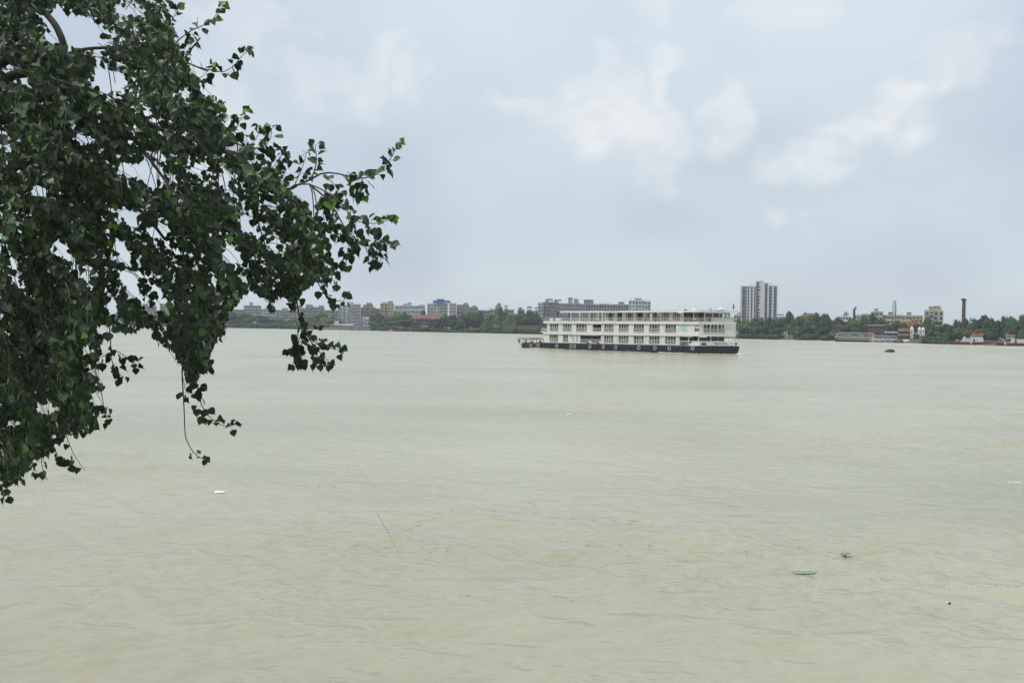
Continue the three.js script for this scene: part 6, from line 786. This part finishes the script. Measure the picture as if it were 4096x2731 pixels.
// truss gangway, its pontoon, and the craft moored at it
{
  const a = onWater(3340, 1366), b = onWater(3502, 1369), D = -a.z, L = Math.hypot(b.x - a.x, b.z - a.z), turn = -Math.atan2(b.z - a.z, b.x - a.x), y0 = (1362 - 1350) * D / F + 0.6, h = 2.5, t = thing('truss_gangway', 'white steel truss gangway over a dark pontoon', 'gangway', [a.x, 0, a.z], turn), wm = std(C(0.46, 0.46, 0.48), 0.6), k = 12;
  for (const z of [0, -2.6]) { part('bottom_chord', box2(0, L, y0, y0 + 0.22, z - 0.1, z + 0.1), wm, t); part('top_chord', box2(L * 0.09, L * 0.93, y0 + h, y0 + h + 0.28, z - 0.12, z + 0.12), wm, t); part('end_post', [bar([0.1, y0 + 0.1, z], [L * 0.09, y0 + h + 0.1, z], 0.16, 5)], wm, t); part('end_post', [bar([L - 0.1, y0 + 0.1, z], [L * 0.93, y0 + h + 0.1, z], 0.16, 5)], wm, t); for (let i = 0; i < k; i++) { const x0 = L * (0.09 + 0.84 * i / k), x1 = L * (0.09 + 0.84 * (i + 1) / k); part('diagonal', bar([i < k / 2 ? x0 : x1, y0 + h, z], [i < k / 2 ? x1 : x0, y0 + 0.1, z], 0.05, 5), wm, t); part('vertical', bar([x0, y0, z], [x0, y0 + h, z], 0.04, 5), wm, t); } }
  part('walkway', box2(0, L, y0 - 0.15, y0, -2.7, 0.1), brownWall, t); part('hand_rail', box2(0, L, y0 + 1.0, y0 + 1.06, 0.1, 0.14), brownWall, t);
  const p = thing('gangway_pontoon', 'long dark pontoon below the truss gangway', 'pontoon', [a.x, 0, a.z], turn); part('hull', box2(0.5, L - 2.5, -0.4, 0.95, -4, 0.6), std(C(0.045, 0.035, 0.034), 0.85, { map: grime }), p); part('mooring_post', [bar([4, 0.9, 0.3], [4, 2.2, 0.3], 0.1), bar([L * 0.7, 0.9, 0.3], [L * 0.7, 1.6, 0.3], 0.1)], zinc, p);
  const f = onWater(3532, 1369.5), q = thing('river_ferry', 'white and blue passenger ferry with open rails moored at the gangway', 'ferry', [f.x, 0, f.z], turn); part('hull', boatHull(15.5, 3.8, 1.3, 0.5, 1.4, 0.7).rotateY(Math.PI), std(C(0.60, 0.56, 0.58), 0.7, { map: grime }), q); part('orange_bow', boatHull(3.4, 2.6, 1.35, 0.4, 0.3, 0.6).translate(-6.4, 0.05, 0), std(C(0.42, 0.24, 0.17), 0.7), q); part('roof', [new RoundedBoxGeometry(12.2, 0.2, 3.6, 2, 0.08).translate(1.0, 3.25, 0)], wm, q); for (let i = 0; i < 9; i++) part('roof_post', bar([-4.8 + i * 1.45, 1.3, 1.6], [-4.8 + i * 1.45, 3.2, 1.6], 0.07, 5), wm, q); part('side_panel', [box2(-5, -1.6, 1.35, 2.1, 1.6, 1.68), box2(-1.4, 0.8, 1.35, 2.2, 1.6, 1.68), box2(3.2, 6.6, 1.35, 2.1, 1.6, 1.68)], wm, q); part('blue_panel', box2(0.9, 3.1, 1.35, 2.2, 1.6, 1.68), std(C(0.25, 0.38, 0.55), 0.6), q); part('rail', [bar([-5, 2.5, 1.64], [7, 2.5, 1.64], 0.04), bar([-4.6, 3.8, 1.4], [7, 3.8, 1.4], 0.04), ...[...Array(9)].map((_, i) => bar([-4.6 + i * 1.45, 3.3, 1.4], [-4.6 + i * 1.45, 3.8, 1.4], 0.03, 4))], wm, q); part('wheel_shelter', box2(-5.6, -4.2, 1.3, 3.1, -1.2, 1.2), wm, q); part('inner_shade', box2(-4, 6.6, 1.3, 3.0, -1.7, -1.5), W_MID, q);
  for (let i = 0; i < 4; i++) { const ty = thing('tyre_fender', ['first', 'second', 'third', 'last'][i] + ' black tyre along the white ferry side, counted from its bow', 'tyre', [0, 0, 0], turn, 'tyres on the ferry'); ty.position.set(-3.4 + i * 2.9, 0.8, 1.98).applyAxisAngle(new THREE.Vector3(0, 1, 0), turn).add(q.position); part('tread', new THREE.TorusGeometry(0.3, 0.12, 6, 12), M.rubber, ty); }
  for (const [px, wy, len, lab, roofc] of [[3596, 1371, 5.5, 'dark wooden country boat right of the white ferry', 0], [3632, 1371.5, 8, 'long low country boat with a pale arched cover', 1]]) { const w = onWater(px, wy), c = thing('country_boat', lab, 'boat', [w.x, 0, w.z], turn, 'country boats moored by the ferry'); part('hull', boatHull(len, 1.8, 0.7, 0.9, 0.9, 0.7), std(C(0.05, 0.036, 0.03), 0.85), c); part('thwart', [box2(-0.6, -0.35, 0.6, 0.68, -0.8, 0.8), box2(1, 1.25, 0.6, 0.68, -0.8, 0.8)], brownWall, c); part('arched_cover', new THREE.CylinderGeometry(0.95, 0.95, len * 0.4, 12, 1, false, -Math.PI / 2, Math.PI).rotateZ(Math.PI / 2).translate(-len * 0.1, 0.7, 0), roofc ? cBlueWhite : brownWall, c); }
}
// barges and the orange float on the left
for (const [px, wy, len, lab, c] of [[1690, 1326, 21, 'long flat reddish barge below the brick warehouse', [0.10, 0.04, 0.04]], [1822, 1330, 27, 'long flat black barge right of the brick warehouse', [0.03, 0.03, 0.035]]]) { const w = onWater(px, wy), t = thing('flat_barge', lab, 'barge', [w.x, 0, w.z], Math.atan2(-w.x, -w.z) - 0.1, 'flat barges on the left'); part('hull', boatHull(len, 5, 1.1, 0.6, 0.6, 0.1), std(C(...c), 0.85, { map: grime }), t); part('deck_edge', [box2(-len * 0.45, len * 0.45, 1.1, 1.22, 2.2, 2.4), box2(-len * 0.45, len * 0.45, 1.1, 1.22, -2.4, -2.2)], CONC, t); part('bollard', [cyl(0.12, 0.12, 0.5, -len * 0.4, 1.1, 2), cyl(0.12, 0.12, 0.5, len * 0.4, 1.1, 2)], zinc, t); }
{ const w = onWater(1547, 1324.5), t = thing('work_float', 'low brown work float with a bright orange drum end', 'float', [w.x, 0, w.z], Math.atan2(-w.x, -w.z)); part('deck', [box2(-5, 1.6, -0.2, 0.8, -1.5, 1.5)], std(C(0.13, 0.09, 0.07), 0.9), t); part('cabin', box2(0.2, 1.6, 0.8, 1.5, -0.8, 0.8), brownWall, t); part('orange_drum', new THREE.CapsuleGeometry(0.8, 1.6, 5, 14).rotateZ(Math.PI / 2).translate(3.5, 0.55, 0), std(C(0.55, 0.10, 0.06), 0.6), t); }

// ---------------------------------------------------------------- afloat on the river
const afloat = (px, py) => { const w = onWater(px, py); w.y = waterHeight(w.x, w.z); return w; };
{ const w = onWater(3560, 1408), g = new THREE.IcosahedronGeometry(1, 3), a = g.attributes.position; for (let i = 0; i < a.count; i++) { const x = a.getX(i), y = a.getY(i), z = a.getZ(i), n = 0.85 + 0.4 * vnoise(x * 2 + 4, y * 2, z * 2 + 7); a.setXYZ(i, x * 1.35 * n + (y < 0 ? 0 : x > 0 ? 0.15 : -0.05), (y > 0 ? Math.min(0.62, y * 0.95) * (x < -0.4 ? 0.65 : 1) : y * 0.3) * n + 0.12, z * 0.8 * n); } g.computeVertexNormals(); const o = solo('mooring_float', g, std(C(0.055, 0.055, 0.042), 0.85, { map: grime }), 'dark lumpy float alone on the water right of the cruise boat', 'float'); o.position.set(w.x, 0, w.z); }
{ const w = afloat(876, 1965), s = new THREE.Shape(); for (let i = 0; i <= 24; i++) { const a = i / 24 * 6.283, r = 1 + 0.12 * Math.sin(a * 3 + 1) + 0.07 * Math.sin(a * 7); s[i ? 'lineTo' : 'moveTo'](Math.cos(a) * 0.17 * r, Math.sin(a) * 0.085 * r); } const o = solo('foam_board', new THREE.ExtrudeGeometry(s, { depth: 0.02, bevelEnabled: true, bevelSize: 0.012, bevelThickness: 0.012, bevelSegments: 2 }).rotateX(-Math.PI / 2), std(C(0.86, 0.86, 0.86), 0.6), 'piece of white foam board floating below the hanging twig', 'foam board'); o.position.set(w.x, w.y + 0.015, w.z); }
function leafBlade(l, w, bend) { const p = new THREE.PlaneGeometry(w, l, 4, 8), a = p.attributes.position; for (let i = 0; i < a.count; i++) { const t = clamp(a.getY(i) / l + 0.5, 0, 1), k = Math.sin(Math.PI * Math.pow(t, 0.8)); a.setXYZ(i, a.getX(i) * (0.12 + 0.9 * k), bend * Math.sin(Math.PI * t) - 0.25 * Math.abs(a.getX(i)), a.getY(i)); } p.computeVertexNormals(); return p; }
{ const w = afloat(3215, 2286), t = thing('floating_leaf', 'torn pale green banana leaf floating at lower right', 'leaf', [w.x, w.y + 0.03, w.z], 0.18), m = new THREE.MeshStandardMaterial({ color: C(0.27, 0.36, 0.21), roughness: 0.6, side: THREE.DoubleSide }); part('midrib', bar([-0.35, 0.01, -0.05], [0.36, 0.01, 0.06], 0.008, 5), m, t); for (let k = 0; k < 7; k++) { const b = part('blade', leafBlade(0.20 - 0.02 * Math.abs(k - 3), 0.075, 0.012).rotateY(-1.0).translate(-0.22 + k * 0.07, 0.004 * (k % 2), 0.05 + k * 0.012), m, t); b.rotation.x = 0.03 * (k % 3 - 1); part('blade', leafBlade(0.12 - 0.012 * Math.abs(k - 3), 0.075, 0.008).rotateY(0.9 + 3.14).translate(-0.22 + k * 0.07, -0.004 * (k % 2), -0.06 + k * 0.012), m, t); } }
{ const w = afloat(3378, 2220), t = thing('water_hyacinth', 'small yellowish water plant adrift above the banana leaf', 'plant', [w.x, w.y, w.z]), m = std(C(0.17, 0.19, 0.05), 0.7), R = rng(12); for (let k = 0; k < 9; k++) { const a = R() * 6.28, l = 0.06 + 0.07 * R(); part('stem', tube([new THREE.Vector3((R() - 0.5) * 0.12, 0, (R() - 0.5) * 0.05), new THREE.Vector3(Math.cos(a) * l * 0.6, l * 0.9, Math.sin(a) * l * 0.6), new THREE.Vector3(Math.cos(a) * l * 1.4, l * (0.3 + R() * 0.6), Math.sin(a) * l * 1.4)], 0.011, 0.006, 5, 6), m, t); } part('root_strand', tube([new THREE.Vector3(0.02, 0.02, 0.04), new THREE.Vector3(0.12, 0.03, 0.07), new THREE.Vector3(0.26, 0.025, 0.05)], 0.012, 0.006, 5, 8), M.dark, t); }
{ const w = afloat(3799, 2424), t = thing('floating_bottle', 'tiny dark bottle with a white cap bobbing at lower right', 'bottle', [w.x, w.y + 0.02, w.z], 0.4); part('body', new THREE.CapsuleGeometry(0.02, 0.05, 4, 10).rotateZ(1.3), M.dark, t); part('cap', cyl(0.02, 0.018, 0.025).rotateZ(1.3).translate(-0.05, 0.015, 0), M.white, t); }
{ // thin drifting twigs and reed bits gathered in current lines, and specks of foam
  const R = rng(44), g = [], f = [];
  const line = (x0, y0, x1, y1, n, spread) => { for (let k = 0; k < n; k++) { const t = R(), w = afloat(mix(x0, x1, t), mix(y0, y1, t) + (R() - 0.5) * spread), l = (0.03 + 0.2 * R() * R() * R()) * (-w.z / 20), a = (R() - 0.5) * 0.7; g.push(bar([w.x - Math.cos(a) * l / 2, w.y + 0.006, w.z - Math.sin(a) * l / 2], [w.x + Math.cos(a) * l / 2, w.y + 0.012, w.z + Math.sin(a) * l / 2], 0.0016 * (-w.z / 20) * (0.6 + 0.8 * R()), 4)); } };
  line(1800, 2035, 2700, 2100, 46, 22); line(2100, 2010, 2700, 2120, 30, 18); line(1380, 2180, 1800, 2200, 26, 16); line(1700, 2070, 1620, 2120, 12, 16); line(2200, 2160, 2700, 2190, 22, 16); line(1710, 2376, 1900, 2380, 8, 6); line(2215, 2390, 2330, 2410, 8, 6); line(2900, 2195, 3060, 2210, 12, 8); line(3050, 2180, 3450, 2225, 16, 14); line(3100, 2320, 3400, 2345, 14, 14); line(3480, 2320, 4090, 2370, 40, 18); line(1100, 1935, 1400, 1955, 18, 14); line(1000, 2390, 1100, 2410, 6, 6); line(330, 2480, 420, 2465, 5, 6);
  for (let k = 0; k < 60; k++) { const w = afloat(600 + R() * 3300, 1850 + R() * R() * 800), s = 0.004 + 0.007 * R(); f.push(new THREE.IcosahedronGeometry(s, 1).scale(1.3, 0.5, 1).translate(w.x, w.y + 0.004, w.z)); }
  for (const [px, py, n, s] of [[3255, 1598, 7, 0.035], [3340, 1600, 4, 0.03], [2265, 1658, 8, 0.04], [4060, 1932, 26, 0.018], [1755, 1970, 5, 0.02], [1605, 1457, 8, 0.07], [1330, 1525, 12, 0.04]]) for (let k = 0; k < n; k++) { const w = afloat(px + (R() - 0.5) * 50, py + (R() - 0.5) * 5); f.push(new THREE.IcosahedronGeometry(s * (0.4 + R()), 1).scale(1.6, 0.4, 0.8).translate(w.x, w.y + 0.01, w.z)); }
  solo('drift_twigs', g, std(C(0.045, 0.042, 0.035), 0.9), 'thin dark twigs and reed bits adrift in loose lines', 'driftwood', null, 'stuff');
  solo('foam_specks', f, std(C(0.85, 0.85, 0.8), 0.7), 'scattered white foam specks on the river surface', 'foam', null, 'stuff');
}
{ // a fishing line running down from the branches, its lower end wound with dark weed
  const a = at(1270, 1440, 10.4), b = afloat(1508, 2052), c = afloat(1594, 2196), top = b.clone().lerp(camera.position, 0.06), t = thing('fishing_line', 'thin line slanting from the hanging leaves into the river, dark at its lower end', 'line', [c.x, 0, c.z]); const O = t.position;
  const low = c.clone().setY(0), mid = at(1508, 2052, -c.z - 0.6); part('strand', tube([a.clone().sub(O), a.clone().lerp(mid, 0.5).sub(O), mid.clone().sub(O)], 0.0007, 0.0007, 4, 16), std(C(0.30, 0.30, 0.26), 0.6), t); part('weed_wrap', tube([mid.clone().sub(O), mid.clone().lerp(low, 0.45).add(new THREE.Vector3(-0.02, 0, 0)).sub(O), low.clone().sub(O).setY(-0.05)], 0.0045, 0.002, 5, 14), M.dark, t); void top;
}
renderer.render(scene, camera);
